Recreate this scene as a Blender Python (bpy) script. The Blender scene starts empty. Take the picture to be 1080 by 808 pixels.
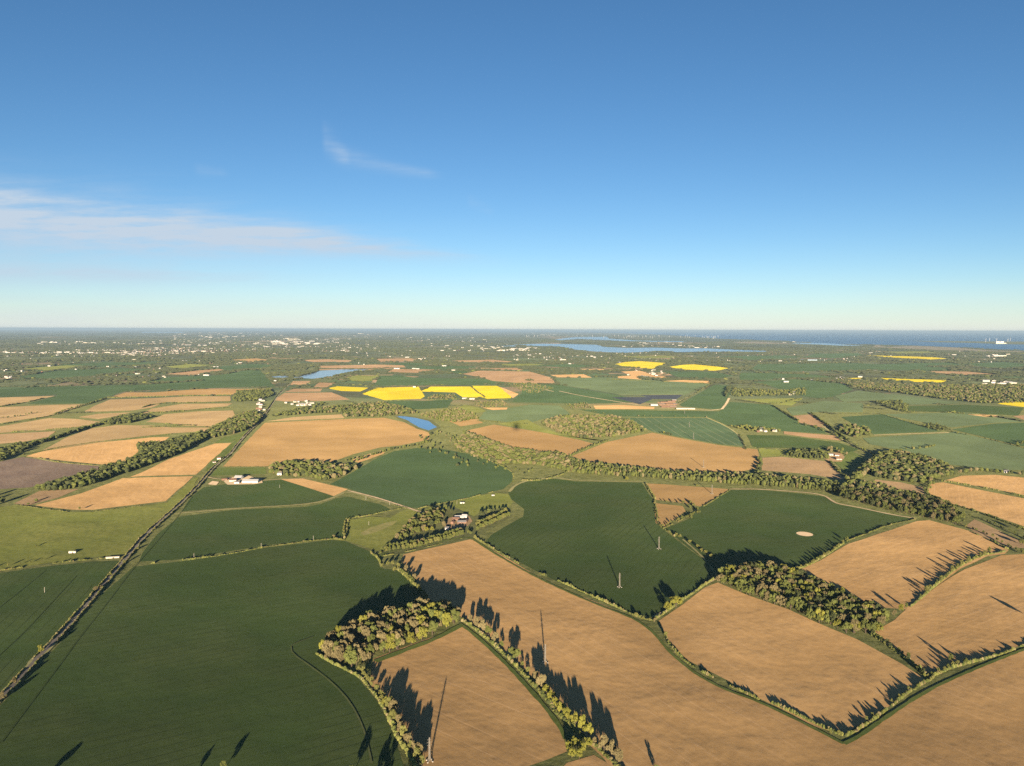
import bpy, math, random
import numpy as np
from mathutils import Matrix, Vector, Euler
S = bpy.context.scene
COL = S.collection
rnd = random.Random(7)
nrg = np.random.default_rng(11)
R_ = math.radians

# ------------------------------------------------------------------ camera
CAM_H = 450.0
FPX = 810.0                      # focal length in photo pixels (photo 1080 wide)
PITCH, ROLL = R_(3.98), R_(0.186)
RC = Euler((math.pi/2 - PITCH, 0, 0)).to_matrix() @ Matrix.Rotation(ROLL, 3, 'Z')
cd = bpy.data.cameras.new('camera'); cam = bpy.data.objects.new('camera', cd); COL.objects.link(cam)
cd.sensor_width = 36; cd.lens = 36*FPX/1080; cd.clip_start = 0.5; cd.clip_end = 2e6
M4 = RC.to_4x4(); M4.translation = (0, 0, CAM_H); cam.matrix_world = M4
S.camera = cam

def ray(px, py):
    return (RC @ Vector(((px-540)/FPX, -(py-404)/FPX, -1))).normalized()
def gp(px, py, z=0.0):
    """point of the ground seen at a photo pixel"""
    d = ray(px, py)
    dz = min(d.z, -0.0014)
    t = (CAM_H - z)/-dz
    return (d.x*t, d.y*t)
RCI = np.array(RC.transposed())
def to_px(xy):
    """ground points (n,2) -> photo pixels (n,2)"""
    xy = np.asarray(xy, float)
    P = np.c_[xy, np.full(len(xy), -CAM_H)] @ RCI.T
    return np.c_[540 + FPX*P[:, 0]/-P[:, 2], 404 - FPX*P[:, 1]/-P[:, 2]]

# ------------------------------------------------------------------ light
SUND = ray(544.5, 454.5)                       # direction the sunlight travels in
ELEV = math.asin(-SUND.z); AZ = math.atan2(-SUND.x, -SUND.y)
sd = bpy.data.lights.new('sun', 'SUN'); so = bpy.data.objects.new('sun', sd); COL.objects.link(so)
sd.energy = 5.0; sd.angle = R_(0.5); sd.color = (1.0, 0.81, 0.60)
so.rotation_euler = SUND.to_track_quat('-Z', 'Y').to_euler(); so.location = (0, -50, 600)
EXPOSURE = 1.2
SKY_STRENGTH = 0.064

W = bpy.data.worlds.new('World'); S.world = W; W.use_nodes = True
class NT:
    """small helper for writing node maths"""
    def __init__(s, tree): s.t = tree; s.n = tree.nodes; s.l = tree.links
    def new(s, typ, **kw):
        n = s.n.new(typ)
        for k, v in kw.items(): setattr(n, k, v)
        return n
    def put(s, sock, v):
        if isinstance(v, bpy.types.NodeSocket): s.l.new(v, sock)
        elif isinstance(v, (tuple, list)): sock.default_value = tuple(v) if len(v) == len(sock.default_value) else tuple(v)+(1,)
        else: sock.default_value = v
    def m(s, op, a, b=None, c=None, clamp=False):
        n = s.n.new('ShaderNodeMath'); n.operation = op; n.use_clamp = clamp
        for i, v in enumerate((a, b, c)):
            if v is not None: s.put(n.inputs[i], v)
        return n.outputs[0]
    def mix(s, f, a, b, mode='MIX'):
        n = s.n.new('ShaderNodeMix'); n.data_type = 'RGBA'; n.blend_type = mode
        s.put(n.inputs[0], f); s.put(n.inputs[6], a); s.put(n.inputs[7], b)
        return n.outputs[2]
    def rng(s, v, a, b, c=0.0, d=1.0, smooth=True):
        n = s.n.new('ShaderNodeMapRange')
        if smooth: n.interpolation_type = 'SMOOTHSTEP'
        for i, x in enumerate((v, a, b, c, d)): s.put(n.inputs[i], x)
        return n.outputs[0]
    def noise(s, vec, scale, detail=3, rough=0.55):
        n = s.n.new('ShaderNodeTexNoise'); s.put(n.inputs['Vector'], vec)
        n.inputs['Scale'].default_value = scale; n.inputs['Detail'].default_value = detail
        n.inputs['Roughness'].default_value = rough
        return n.outputs[0]
    def mapv(s, vec, scale=(1, 1, 1), loc=(0, 0, 0), rot=(0, 0, 0)):
        n = s.n.new('ShaderNodeMapping'); s.put(n.inputs[0], vec)
        n.inputs['Scale'].default_value = scale; n.inputs['Location'].default_value = loc
        n.inputs['Rotation'].default_value = rot
        return n.outputs[0]
    def ramp(s, f, stops, interp='LINEAR'):
        n = s.n.new('ShaderNodeValToRGB'); s.put(n.inputs[0], f)
        e = n.color_ramp.elements; n.color_ramp.interpolation = interp
        while len(e) < len(stops): e.new(0.5)
        for i, (p, c) in enumerate(stops): e[i].position = p; e[i].color = tuple(c)+(1,)
        return n.outputs[0]

w = NT(W.node_tree)
bg = w.n['Background']
sky = w.new('ShaderNodeTexSky', sky_type='NISHITA', sun_disc=False)
sky.sun_elevation = ELEV; sky.sun_rotation = AZ; sky.altitude = 450
sky.air_density = 0.7; sky.dust_density = 0.12; sky.ozone_density = 2.1
tc = w.new('ShaderNodeTexCoord'); sp = w.new('ShaderNodeSeparateXYZ'); w.l.new(tc.outputs['Generated'], sp.inputs[0])
yy = w.m('MAXIMUM', sp.outputs[1], 0.05)
u = w.m('DIVIDE', sp.outputs[0], yy); v = w.m('DIVIDE', sp.outputs[2], yy)
cv = w.new('ShaderNodeCombineXYZ'); w.put(cv.inputs[0], u); w.put(cv.inputs[1], v)
nA = w.noise(w.mapv(cv.outputs[0], (4, 30, 1), rot=(0, 0, R_(6))), 1.0, 6, 0.6)
nB = w.noise(w.mapv(cv.outputs[0], (16, 120, 1), rot=(0, 0, R_(7))), 1.0, 5, 0.6)
def streak(u0, v0, u1, v1, w0, w1, amt, bend=0.0, edge=0.18):
    t = w.m('DIVIDE', w.m('SUBTRACT', u, u0), u1-u0)
    c = w.m('MULTIPLY_ADD', t, v1-v0, v0)
    if bend: c = w.m('ADD', c, w.m('MULTIPLY', w.m('MULTIPLY', t, w.m('SUBTRACT', 1.0, t)), bend))
    c = w.m('ADD', c, w.m('MULTIPLY_ADD', nA, w0*0.9, -w0*0.45))
    hw = w.m('MAXIMUM', w.m('MULTIPLY_ADD', t, w1-w0, w0), 0.001)
    d = w.m('DIVIDE', w.m('SUBTRACT', v, c), hw)
    g = w.m('POWER', 2.718, w.m('MULTIPLY', w.m('MULTIPLY', d, d), -1.0))
    ends = w.m('MULTIPLY', w.rng(t, -0.02, edge), w.rng(t, 1.0, 1.0-edge*1.6))
    tex = w.m('MULTIPLY_ADD', nB, 1.6, w.m('MULTIPLY_ADD', nA, 1.5, -0.85), clamp=True)
    return w.m('MULTIPLY', w.m('MULTIPLY', w.m('MULTIPLY', g, ends), tex), amt)
def add(*a):
    r = a[0]
    for x in a[1:]: r = w.m('ADD', r, x)
    return r
cl = add(streak(-1.3, .195, 0.02, .086, .052, .006, 1.0, 0.0, .13), streak(-1.5, .185, -.10, .10, .095, .02, .45),
         streak(-0.80, .178, -0.48, .155, .008, .004, .30),
         streak(-1.3, .082, -0.20, .064, .020, .008, .45),
         streak(-0.235, .228, -0.085, .196, .012, .004, .26, -.018, .12),
         streak(-0.245, .245, -0.205, .215, .016, .010, .26),
         streak(-0.41, .204, -0.36, .198, .006, .004, .12),
         streak(-0.06, .165, -0.02, .15, .008, .005, .08))
veil = w.m('MULTIPLY', w.m('POWER', 2.718, w.m('MULTIPLY', w.m('MAXIMUM', v, 0.0), -26.0)), w.m('MULTIPLY_ADD', nA, .5, .45))
veil2 = w.m('MULTIPLY', w.m('MULTIPLY', w.rng(v, .17, .05), w.rng(u, .2, -.7)), w.m('MULTIPLY_ADD', nA, .7, -.12, clamp=True))
cl = w.m('MULTIPLY', add(cl, w.m('MULTIPLY', veil2, .8)), 1.0, clamp=True)
hs = w.new('ShaderNodeHueSaturation'); w.l.new(sky.outputs[0], hs.inputs['Color'])
hs.inputs['Saturation'].default_value = 1.12
SKYC = hs.outputs[0]
w.put(bg.inputs[0], w.mix(cl, w.mix(veil, SKYC, (5.6, 5.7, 5.85)), (3.75, 4.5, 5.35)))
bg.inputs[1].default_value = SKY_STRENGTH

vs = S.view_settings
vs.view_transform = 'Standard'; vs.look = 'None'; vs.exposure = EXPOSURE; vs.gamma = 1.0; vs.use_curve_mapping = False
S.render.engine = 'CYCLES'
cy = S.cycles
cy.max_bounces = 4; cy.diffuse_bounces = 2; cy.glossy_bounces = 2; cy.transmission_bounces = 2
cy.volume_bounces = 0; cy.transparent_max_bounces = 8; cy.use_denoising = False
cy.volume_step_rate = 10; cy.caustics_reflective = False; cy.caustics_refractive = False
S.render.filter_size = 1.3 if hasattr(S.render, 'filter_size') else 1.5

# ------------------------------------------------------------------ materials
def new_mat(name):
    m = bpy.data.materials.new(name); m.use_nodes = True
    t = NT(m.node_tree); b = t.n['Principled BSDF']
    b.inputs['Roughness'].default_value = 0.95; b.inputs['Specular IOR Level'].default_value = 0.1
    return m, t, b
def objco(t):
    return t.new('ShaderNodeTexCoord').outputs['Object']
def orand(t):
    return t.new('ShaderNodeObjectInfo').outputs['Random']

def field_mat(name, ca, cb, cc, line=None, line_amt=0.0, spacing=24.0, tex=0.5, rough=1.0, bump=0.25, lw=1.6, fine=0.18):
    """ca..cb: slow patches, cc: fine colour, line: tramline colour"""
    m, t, b = new_mat(name)
    o = objco(t); r = orand(t)
    sh = t.new('ShaderNodeVectorMath', operation='ADD'); t.put(sh.inputs[0], o)
    cx = t.new('ShaderNodeCombineXYZ'); t.put(cx.inputs[0], t.m('MULTIPLY', r, 900.0)); t.put(cx.inputs[1], t.m('MULTIPLY', r, 530.0))
    t.l.new(cx.outputs[0], sh.inputs[1]); o2 = sh.outputs[0]
    slow = t.noise(o2, 0.006, 4, 0.55)
    rows = t.noise(t.mapv(o2, (0.006, 0.16, 0.1)), 1.0, 3, 0.65)
    wide = t.noise(t.mapv(o2, (0.002, 0.03, 0.1)), 1.0, 2, 0.5)
    mot = t.noise(o2, 0.09, 5, 0.75)
    c = t.mix(t.rng(slow, .32, .68), ca, cb)
    c = t.mix(t.m('MULTIPLY', t.rng(mot, .38, .68), tex), c, cc)
    k = t.m('ADD', t.m('MULTIPLY_ADD', rows, fine, 1-fine/2), t.m('MULTIPLY_ADD', wide, 0.14, -0.07))
    big = t.noise(o2, 0.0022, 3, .6)
    k = t.m('MULTIPLY', k, t.m('MULTIPLY_ADD', big, .9, .55))
    k = t.m('MULTIPLY', k, t.m('MULTIPLY_ADD', r, 0.20, 0.90))
    kc = t.new('ShaderNodeCombineColor')
    for i in range(3): t.put(kc.inputs[i], k)
    c = t.mix(1.0, c, kc.outputs[0], 'MULTIPLY')
    if line:
        s = t.new('ShaderNodeSeparateXYZ'); t.put(s.inputs[0], o)
        wob = t.m('ADD', s.outputs[1], t.m('MULTIPLY', t.noise(o, 0.01, 2), 6.0))
        f = t.m('FRACT', t.m('DIVIDE', wob, spacing))
        ln = t.m('MULTIPLY', t.m('LESS_THAN', f, lw/spacing), t.m('MULTIPLY', t.rng(slow, .30, .62), line_amt))
        c = t.mix(ln, c, line)
    t.put(b.inputs['Base Color'], c)
    b.inputs['Roughness'].default_value = rough
    b.inputs['Diffuse Roughness'].default_value = 1.0
    bp = t.new('ShaderNodeBump'); bp.inputs['Strength'].default_value = 1.0; bp.inputs['Distance'].default_value = bump
    h = t.m('ADD', t.m('MULTIPLY', rows, .45), t.m('ADD', t.m('MULTIPLY', mot, 0.8), t.m('MULTIPLY', slow, 16.0)))
    t.put(bp.inputs['Height'], h); t.l.new(bp.outputs[0], b.inputs['Normal'])
    return m
MAT = {}
MAT['tan'] = field_mat('ploughed_soil', (.360, .228, .096), (.410, .262, .114), (.29, .180, .076), tex=.55, line=(.5, .34, .19), line_amt=.35, spacing=30, bump=.30)
MAT['tanl'] = field_mat('dry_soil', (.235, .153, .061), (.265, .172, .072), (.20, .13, .052), tex=.45, bump=.22)
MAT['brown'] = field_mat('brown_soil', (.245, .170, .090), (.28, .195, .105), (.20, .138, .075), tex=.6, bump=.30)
MAT['tand'] = field_mat('stubble_soil', (.245, .175, .085), (.285, .205, .10), (.195, .14, .07), tex=.5, bump=.2)
MAT['pink'] = field_mat('pinkish_soil', (.225, .148, .078), (.26, .17, .092), (.185, .122, .066), tex=.5, bump=.2)
MAT['purple'] = field_mat('dark_soil', (.125, .095, .075), (.155, .12, .09), (.10, .075, .06), tex=.7, bump=.3)
MAT['wheat'] = field_mat('green_wheat', (.041, .068, .019), (.056, .078, .025), (.036, .058, .016), tex=.5, line=(.026, .040, .014), line_amt=.75, spacing=17, bump=.16)
MAT['wheatb'] = field_mat('blue_green_wheat', (.045, .076, .029), (.054, .087, .034), (.038, .064, .024), tex=.45, line=(.032, .05, .022), line_amt=.6, spacing=20, bump=.14)
MAT['wheatl'] = field_mat('pale_green_wheat', (.085, .118, .055), (.095, .128, .06), (.07, .10, .045), tex=.45, bump=.14)
MAT['strip'] = field_mat('striped_wheat', (.052, .085, .04), (.06, .095, .045), (.045, .073, .035), tex=.45, line=(.12, .135, .07), line_amt=1.0, spacing=42, lw=4.0, bump=.14)
MAT['grass'] = field_mat('pasture_grass', (.125, .142, .032), (.165, .172, .046), (.095, .115, .028), tex=.8, bump=.3)
MAT['grassg'] = field_mat('verge_grass', (.075, .105, .026), (.10, .125, .034), (.06, .08, .022), tex=.7, bump=.25)
MAT['scrub'] = field_mat('rough_grass', (.085, .095, .035), (.11, .115, .045), (.055, .065, .028), tex=.9, bump=.5)
MAT['dry'] = field_mat('worn_grass', (.20, .18, .075), (.16, .155, .055), (.12, .13, .04), tex=.9, bump=.3)
MAT['rape'] = field_mat('rapeseed_bloom', (.41, .33, .012), (.46, .37, .014), (.34, .29, .016), tex=.5, line=(.35, .36, .03), line_amt=.5, bump=.1)
MAT['solar'] = field_mat('dark_cover', (.035, .042, .05), (.045, .05, .06), (.025, .03, .035), tex=.4, bump=.05)
MAT['rut'] = field_mat('wheel_rut', (.034, .050, .017), (.038, .056, .019), (.03, .045, .015), tex=.4, bump=.05)
MAT['faint'] = field_mat('worn_crop', (.075, .090, .034), (.095, .105, .042), (.055, .072, .026), tex=.8, bump=.05)
MAT['track'] = field_mat('chalk_track', (.36, .28, .17), (.42, .33, .21), (.30, .23, .13), tex=.6, bump=.1)
MAT['verge'] = field_mat('track_grass', (.20, .19, .085), (.25, .23, .11), (.14, .14, .06), tex=.7, bump=.1)
MAT['heap'] = field_mat('pale_heap', (.55, .42, .27), (.6, .47, .3), (.45, .33, .2), tex=.6, bump=.2)
MAT['mud'] = field_mat('salt_marsh', (.17, .13, .095), (.12, .12, .08), (.09, .10, .06), tex=.7, bump=.1)
MAT['road'] = field_mat('asphalt', (.15, .135, .115), (.17, .155, .13), (.12, .11, .095), tex=.4, bump=.02)

def water_mat(name, col, rough, bump, spec=0.5):
    m, t, b = new_mat(name)
    o = objco(t)
    n = t.noise(t.mapv(o, (0.02, 0.05, 1)), 1.0, 4, 0.6)
    n2 = t.noise(t.mapv(o, (0.0001, 0.0009, 1)), 1.0, 4, 0.6)
    t.put(b.inputs['Base Color'], t.mix(t.rng(n2, .35, .65), col, tuple(c*1.25 for c in col)))
    b.inputs['Roughness'].default_value = rough; b.inputs['Specular IOR Level'].default_value = spec
    bp = t.new('ShaderNodeBump'); bp.inputs['Distance'].default_value = bump; t.put(bp.inputs['Height'], n)
    t.l.new(bp.outputs[0], b.inputs['Normal'])
    return m
MAT['sea'] = water_mat('sea_water', (.13, .30, .44), .45, .3, .3)
MAT['estuary'] = water_mat('estuary_water', (.25, .38, .52), .18, .02, .5)
MAT['pond'] = water_mat('pond_water', (.08, .24, .44), .12, .02, .5)
MAT['lake'] = water_mat('lake_water', (.26, .31, .36), .15, .02, .5)

# countryside base sheet
def base_mat():
    m, t, b = new_mat('countryside')
    o = objco(t)
    warp = t.new('ShaderNodeVectorMath', operation='ADD'); t.put(warp.inputs[0], o)
    nz = t.new('ShaderNodeTexNoise'); t.put(nz.inputs['Vector'], o); nz.inputs['Scale'].default_value = .0012; nz.inputs['Detail'].default_value = 2
    ws = t.new('ShaderNodeVectorMath', operation='SCALE'); t.put(ws.inputs[0], nz.outputs['Color']); ws.inputs[3].default_value = 500
    t.l.new(ws.outputs[0], warp.inputs[1])
    def cells(scale, stretch, rot):
        vn = t.new('ShaderNodeTexVoronoi', feature='F1', distance='MANHATTAN'); t.put(vn.inputs['Vector'], t.mapv(warp.outputs[0], stretch, rot=(0, 0, rot)))
        vn.inputs['Scale'].default_value = scale
        s = t.new('ShaderNodeSeparateColor'); t.put(s.inputs[0], vn.outputs['Color']); return s.outputs[0], s.outputs[1]
    f1, f2 = cells(1/420, (1, .75, 1), .35)
    g1, g2 = cells(1/1500, (1, .7, 1), .8)
    gr = (.075, .105, .05)
    c1 = t.ramp(f1, [(0, (.050, .075, .036)), (.22, (.060, .092, .042)), (.40, (.085, .098, .045)), (.58, (.055, .062, .034)),
                     (.70, (.095, .115, .055)), (.82, (.16, .125, .075)), (.90, (.22, .155, .09)), (.96, (.065, .085, .04))], 'CONSTANT')
    c2 = t.ramp(g1, [(0, (.055, .068, .038)), (.3, (.075, .09, .046)), (.5, (.048, .055, .034)), (.7, (.10, .10, .058)), (.85, (.06, .07, .04)), (.93, (.19, .15, .10))], 'CONSTANT')
    s = t.new('ShaderNodeSeparateXYZ'); t.put(s.inputs[0], o)
    far = t.rng(s.outputs[1], 9000, 17000)
    n = t.noise(t.mapv(o, (1, 1, 1)), .004, 6, .7); nb = t.noise(o, .0005, 5, .65)
    c = t.mix(far, c1, c2)
    c = t.mix(t.m('MULTIPLY', t.rng(nb, .42, .62), .55), c, (.052, .060, .036))
    near = t.rng(s.outputs[1], 4200, 5200)
    mot = t.noise(o, .05, 5, .75)
    nc = t.mix(t.rng(mot, .35, .65), (.080, .092, .030), (.145, .150, .055))
    c = t.mix(near, nc, c)
    k = t.m('MULTIPLY_ADD', n, .9, .55)
    kc = t.new('ShaderNodeCombineColor')
    for i in range(3): t.put(kc.inputs[i], k)
    t.put(b.inputs['Base Color'], t.mix(1.0, c, kc.outputs[0], 'MULTIPLY'))
    b.inputs['Diffuse Roughness'].default_value = 1.0
    bp = t.new('ShaderNodeBump'); bp.inputs['Distance'].default_value = 1.0
    t.put(bp.inputs['Height'], t.m('ADD', t.m('MULTIPLY', mot, 1.0), t.m('MULTIPLY', n, 5.0))); t.l.new(bp.outputs[0], b.inputs['Normal'])
    return m
MAT['base'] = base_mat()

def leaf_mat(name, a, b_, c_):
    m, t, b = new_mat(name)
    g = t.new('ShaderNodeNewGeometry')
    r = orand(t)
    n = t.noise(g.outputs['Position'], .06, 2, .6)
    f = t.m('ADD', t.m('MULTIPLY', g.outputs['Random Per Island'], .55), t.m('MULTIPLY', n, .5))
    c = t.ramp(f, [(.12, a), (.5, b_), (.88, c_)])
    k = t.m('MULTIPLY_ADD', r, .45, .78)
    kc = t.new('ShaderNodeCombineColor')
    for i in range(3): t.put(kc.inputs[i], k)
    t.put(b.inputs['Base Color'], t.mix(1.0, c, kc.outputs[0], 'MULTIPLY'))
    b.inputs['Specular IOR Level'].default_value = .05; b.inputs['Diffuse Roughness'].default_value = .6
    return m
MAT['l_olive'] = leaf_mat('olive_leaves', (.066, .082, .022), (.122, .142, .040), (.185, .195, .058))
MAT['l_tan'] = leaf_mat('budding_twigs', (.105, .086, .040), (.195, .165, .078), (.265, .225, .115))
MAT['l_lime'] = leaf_mat('lime_leaves', (.10, .115, .022), (.19, .19, .036), (.27, .255, .055))
MAT['l_dark'] = leaf_mat('dark_leaves', (.040, .052, .022), (.072, .086, .034), (.105, .115, .048))
MAT['l_hedge'] = leaf_mat('hedge_leaves', (.09, .10, .028), (.165, .17, .050), (.25, .235, .08))
MAT['l_far'] = leaf_mat('far_leaves', (.050, .060, .030), (.066, .078, .038), (.088, .095, .050))
LEAF = ['l_olive', 'l_tan', 'l_lime', 'l_dark', 'l_hedge']
KI = {'olive': 0, 'tan': 1, 'lime': 2, 'dark': 3, 'hedge': 4}
def flat_mat(name, col, var=.15, rough=.8, scale=.4):
    m, t, b = new_mat(name)
    n = t.noise(objco(t), scale, 4, .6)
    t.put(b.inputs['Base Color'], t.mix(t.rng(n, .3, .7), tuple(x*(1-var) for x in col), tuple(min(1, x*(1+var)) for x in col)))
    b.inputs['Roughness'].default_value = rough
    return m
MAT['bark'] = flat_mat('bark', (.11, .085, .06), .35)
MAT['white'] = flat_mat('white_render', (.74, .70, .62), .07)
MAT['cream'] = flat_mat('cream_sheeting', (.66, .60, .46), .08)
MAT['brick'] = flat_mat('red_brick', (.27, .16, .11), .2)
MAT['slate'] = flat_mat('grey_roofing', (.20, .19, .18), .15)
MAT['lroof'] = flat_mat('pale_sheet_roof', (.46, .45, .42), .1)
MAT['terra'] = flat_mat('clay_tiles', (.20, .12, .085), .2)
MAT['wood'] = flat_mat('weathered_timber', (.12, .09, .065), .3)
MAT['glass'] = flat_mat('window_glass', (.04, .05, .06), .2, .1)
MAT['steel'] = flat_mat('galvanised_steel', (.25, .23, .19), .1, .5)
MAT['conc'] = flat_mat('concrete', (.55, .50, .42), .15)
MAT['bluew'] = flat_mat('blue_white_sheeting', (.50, .62, .70), .1)
MAT['balloonr'] = flat_mat('balloon_fabric', (.45, .05, .04), .05)
MAT['wicker'] = flat_mat('wicker', (.25, .15, .07), .3, scale=8)

# ------------------------------------------------------------------ helpers
def tag(o, label=None, cat=None, group=None, kind=None):
    if label: o['label'] = label
    if cat: o['category'] = cat
    if group: o['group'] = group
    if kind: o['kind'] = kind
    return o
def empty(name, loc, rz=0.0):
    o = bpy.data.objects.new(name, None); COL.objects.link(o); o.location = loc; o.rotation_euler = (0, 0, rz)
    o.empty_display_size = 2; return o
def mesh_np(name, V, F, mats, mi=None, parent=None, link=True):
    """V (n,3), F list of arrays (k,3) or (k,4) -> object"""
    me = bpy.data.meshes.new(name)
    V = np.asarray(V, np.float32); Fs = [np.asarray(f, np.int32) for f in F if len(f)]
    me.vertices.add(len(V)); me.vertices.foreach_set('co', V.ravel())
    loops = np.concatenate([f.ravel() for f in Fs])
    cnt = np.concatenate([np.full(len(f), f.shape[1], np.int32) for f in Fs])
    me.loops.add(len(loops)); me.loops.foreach_set('vertex_index', loops)
    me.polygons.add(len(cnt)); st = np.zeros(len(cnt), np.int32); st[1:] = np.cumsum(cnt)[:-1]
    me.polygons.foreach_set('loop_start', st)
    for m in mats: me.materials.append(m)
    if mi is not None: me.polygons.foreach_set('material_index', np.concatenate(mi).astype(np.int32))
    me.update(calc_edges=True)
    me.polygons.foreach_set('use_smooth', np.zeros(len(cnt), bool))
    o = bpy.data.objects.new(name, me)
    if link: COL.objects.link(o)
    if parent: o.parent = parent
    return o
class MB:
    def __init__(s): s.V = []; s.T = []; s.Q = []; s.tm = []; s.qm = []; s.n = 0
    def add(s, V, T=None, Q=None, m=0):
        V = np.asarray(V, float)
        if T is not None and len(T): s.T.append(np.asarray(T)+s.n); s.tm.append(np.full(len(T), m))
        if Q is not None and len(Q): s.Q.append(np.asarray(Q)+s.n); s.qm.append(np.full(len(Q), m))
        s.V.append(V); s.n += len(V)
    def build(s, name, mats, parent=None, loc=None):
        F = []; mi = []
        if s.T: F.append(np.concatenate(s.T)); mi.append(np.concatenate(s.tm))
        if s.Q: F.append(np.concatenate(s.Q)); mi.append(np.concatenate(s.qm))
        V = np.concatenate(s.V)
        if loc is not None: V = V - np.array(loc)
        o = mesh_np(name, V, F, mats, mi, parent)
        if loc is not None: o.location = loc
        return o
    def box(s, c, d, rz=0.0, m=0):
        x, y, z = np.array(d)/2; P = np.array([(a, b, e) for a in (-x, x) for b in (-y, y) for e in (-z, z)])
        cs, sn = math.cos(rz), math.sin(rz); P = np.c_[P[:, 0]*cs-P[:, 1]*sn, P[:, 0]*sn+P[:, 1]*cs, P[:, 2]] + np.array(c)
        s.add(P, Q=[(0, 1, 3, 2), (4, 6, 7, 5), (0, 4, 5, 1), (2, 3, 7, 6), (0, 2, 6, 4), (1, 5, 7, 3)], m=m)
    def tube(s, a, b, r0, r1, n=6, m=0, cap=True):
        a = np.array(a, float); b = np.array(b, float); d = b-a; d /= max(np.linalg.norm(d), 1e-9)
        h = np.array((0, 0, 1.)) if abs(d[2]) < .9 else np.array((1., 0, 0))
        e1 = np.cross(d, h); e1 /= np.linalg.norm(e1); e2 = np.cross(d, e1)
        an = np.arange(n)*2*math.pi/n
        ring = np.cos(an)[:, None]*e1 + np.sin(an)[:, None]*e2
        V = np.r_[a+ring*r0, b+ring*r1]
        Q = [(i, (i+1) % n, n+(i+1) % n, n+i) for i in range(n)]
        s.add(V, Q=Q, m=m)
        if cap: s.add(np.r_[b+ring*r1, [b]], T=[(i, (i+1) % n, n) for i in range(n)], m=m)

# unit icospheres
def ico(sub):
    p = (1+5**.5)/2
    V = [(-1, p, 0), (1, p, 0), (-1, -p, 0), (1, -p, 0), (0, -1, p), (0, 1, p), (0, -1, -p), (0, 1, -p), (p, 0, -1), (p, 0, 1), (-p, 0, -1), (-p, 0, 1)]
    F = [(0, 11, 5), (0, 5, 1), (0, 1, 7), (0, 7, 10), (0, 10, 11), (1, 5, 9), (5, 11, 4), (11, 10, 2), (10, 7, 6), (7, 1, 8), (3, 9, 4), (3, 4, 2), (3, 2, 6), (3, 6, 8), (3, 8, 9), (4, 9, 5), (2, 4, 11), (6, 2, 10), (8, 6, 7), (9, 8, 1)]
    V = [np.array(v)/np.linalg.norm(v) for v in V]
    for _ in range(sub):
        c = {}; G = []
        def mid(a, b):
            k = (min(a, b), max(a, b))
            if k not in c: x = V[a]+V[b]; V.append(x/np.linalg.norm(x)); c[k] = len(V)-1
            return c[k]
        for a, b, d in F:
            e, f, g = mid(a, b), mid(b, d), mid(d, a); G += [(a, e, g), (b, f, e), (d, g, f), (e, f, g)]
        F = G
    return np.array(V), np.array(F)
ICO = [ico(0), ico(1), ico(2)]
def blobs(C, Rr, lod, rg, jit=.28):
    """many displaced icospheres at once. C (n,3) centres, Rr (n,3) radii"""
    V, F = ICO[lod]; n = len(C)
    j = 1 + (rg.random((n, len(V)))-.5)*2*jit
    P = V[None]*j[..., None]*Rr[:, None, :] + C[:, None, :]
    T = F[None] + (np.arange(n)*len(V))[:, None, None]
    return P.reshape(-1, 3), T.reshape(-1, 3)
def cards(C, N, size, rg, asp=1.0):
    """leaf quads at C with normals ~N"""
    n = len(C); N = N/np.maximum(np.linalg.norm(N, axis=1, keepdims=True), 1e-6)
    A = np.cross(N, rg.normal(size=(n, 3))); A /= np.maximum(np.linalg.norm(A, axis=1, keepdims=True), 1e-6); B = np.cross(N, A)
    sz = (size*(.6+.8*rg.random(n)))[:, None]
    A = A*sz*.5; B = B*sz*.5*asp
    V = np.stack([C-A-B*.6, C+A*.8-B, C+A+B*.7, C-A*.7+B], 1).reshape(-1, 3)
    Q = np.arange(4*n).reshape(n, 4)
    return V, Q

def pts_in_poly(P, poly):
    P = np.asarray(P, float); x, y = P[:, 0], P[:, 1]; ins = np.zeros(len(P), bool)
    q = np.asarray(poly, float); n = len(q)
    for i in range(n):
        x1, y1 = q[i]; x2, y2 = q[(i+1) % n]
        c = (y1 > y) != (y2 > y)
        with np.errstate(divide='ignore', invalid='ignore'):
            xi = (x2-x1)*(y-y1)/(y2-y1+1e-12)+x1
        ins ^= c & (x < xi)
    return ins
def in_any(P, polys):
    P = np.asarray(P, float); r = np.zeros(len(P), bool)
    for f in polys:
        q = np.asarray(f); b = (P[:, 0] >= q[:, 0].min()) & (P[:, 0] <= q[:, 0].max()) & (P[:, 1] >= q[:, 1].min()) & (P[:, 1] <= q[:, 1].max()) & ~r
        ii = np.nonzero(b)[0]
        if len(ii): r[ii] = pts_in_poly(P[ii], f)
    return r
def smooth(pl, it=1):
    for _ in range(it):
        q = [pl[0]]
        for a, b in zip(pl[:-1], pl[1:]):
            q += [(a[0]*.75+b[0]*.25, a[1]*.75+b[1]*.25), (a[0]*.25+b[0]*.75, a[1]*.25+b[1]*.75)]
        q.append(pl[-1]); pl = q
    return pl

# ------------------------------------------------------------------ ground
ZL = [0.02]
def nextz(): ZL[0] += .005; return ZL[0]
n = 96
ang = np.arange(n)*2*math.pi/n
V = np.r_[[(0, 0, 0)], np.c_[np.cos(ang)*2.0e5, np.sin(ang)*2.0e5, np.zeros(n)]]
tag(mesh_np('ground', V, [np.array([(0, 1+i, 1+(i+1) % n) for i in range(n)])], [MAT['base']]), 'green farmland countryside reaching to the horizon', 'ground', kind='structure')

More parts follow.
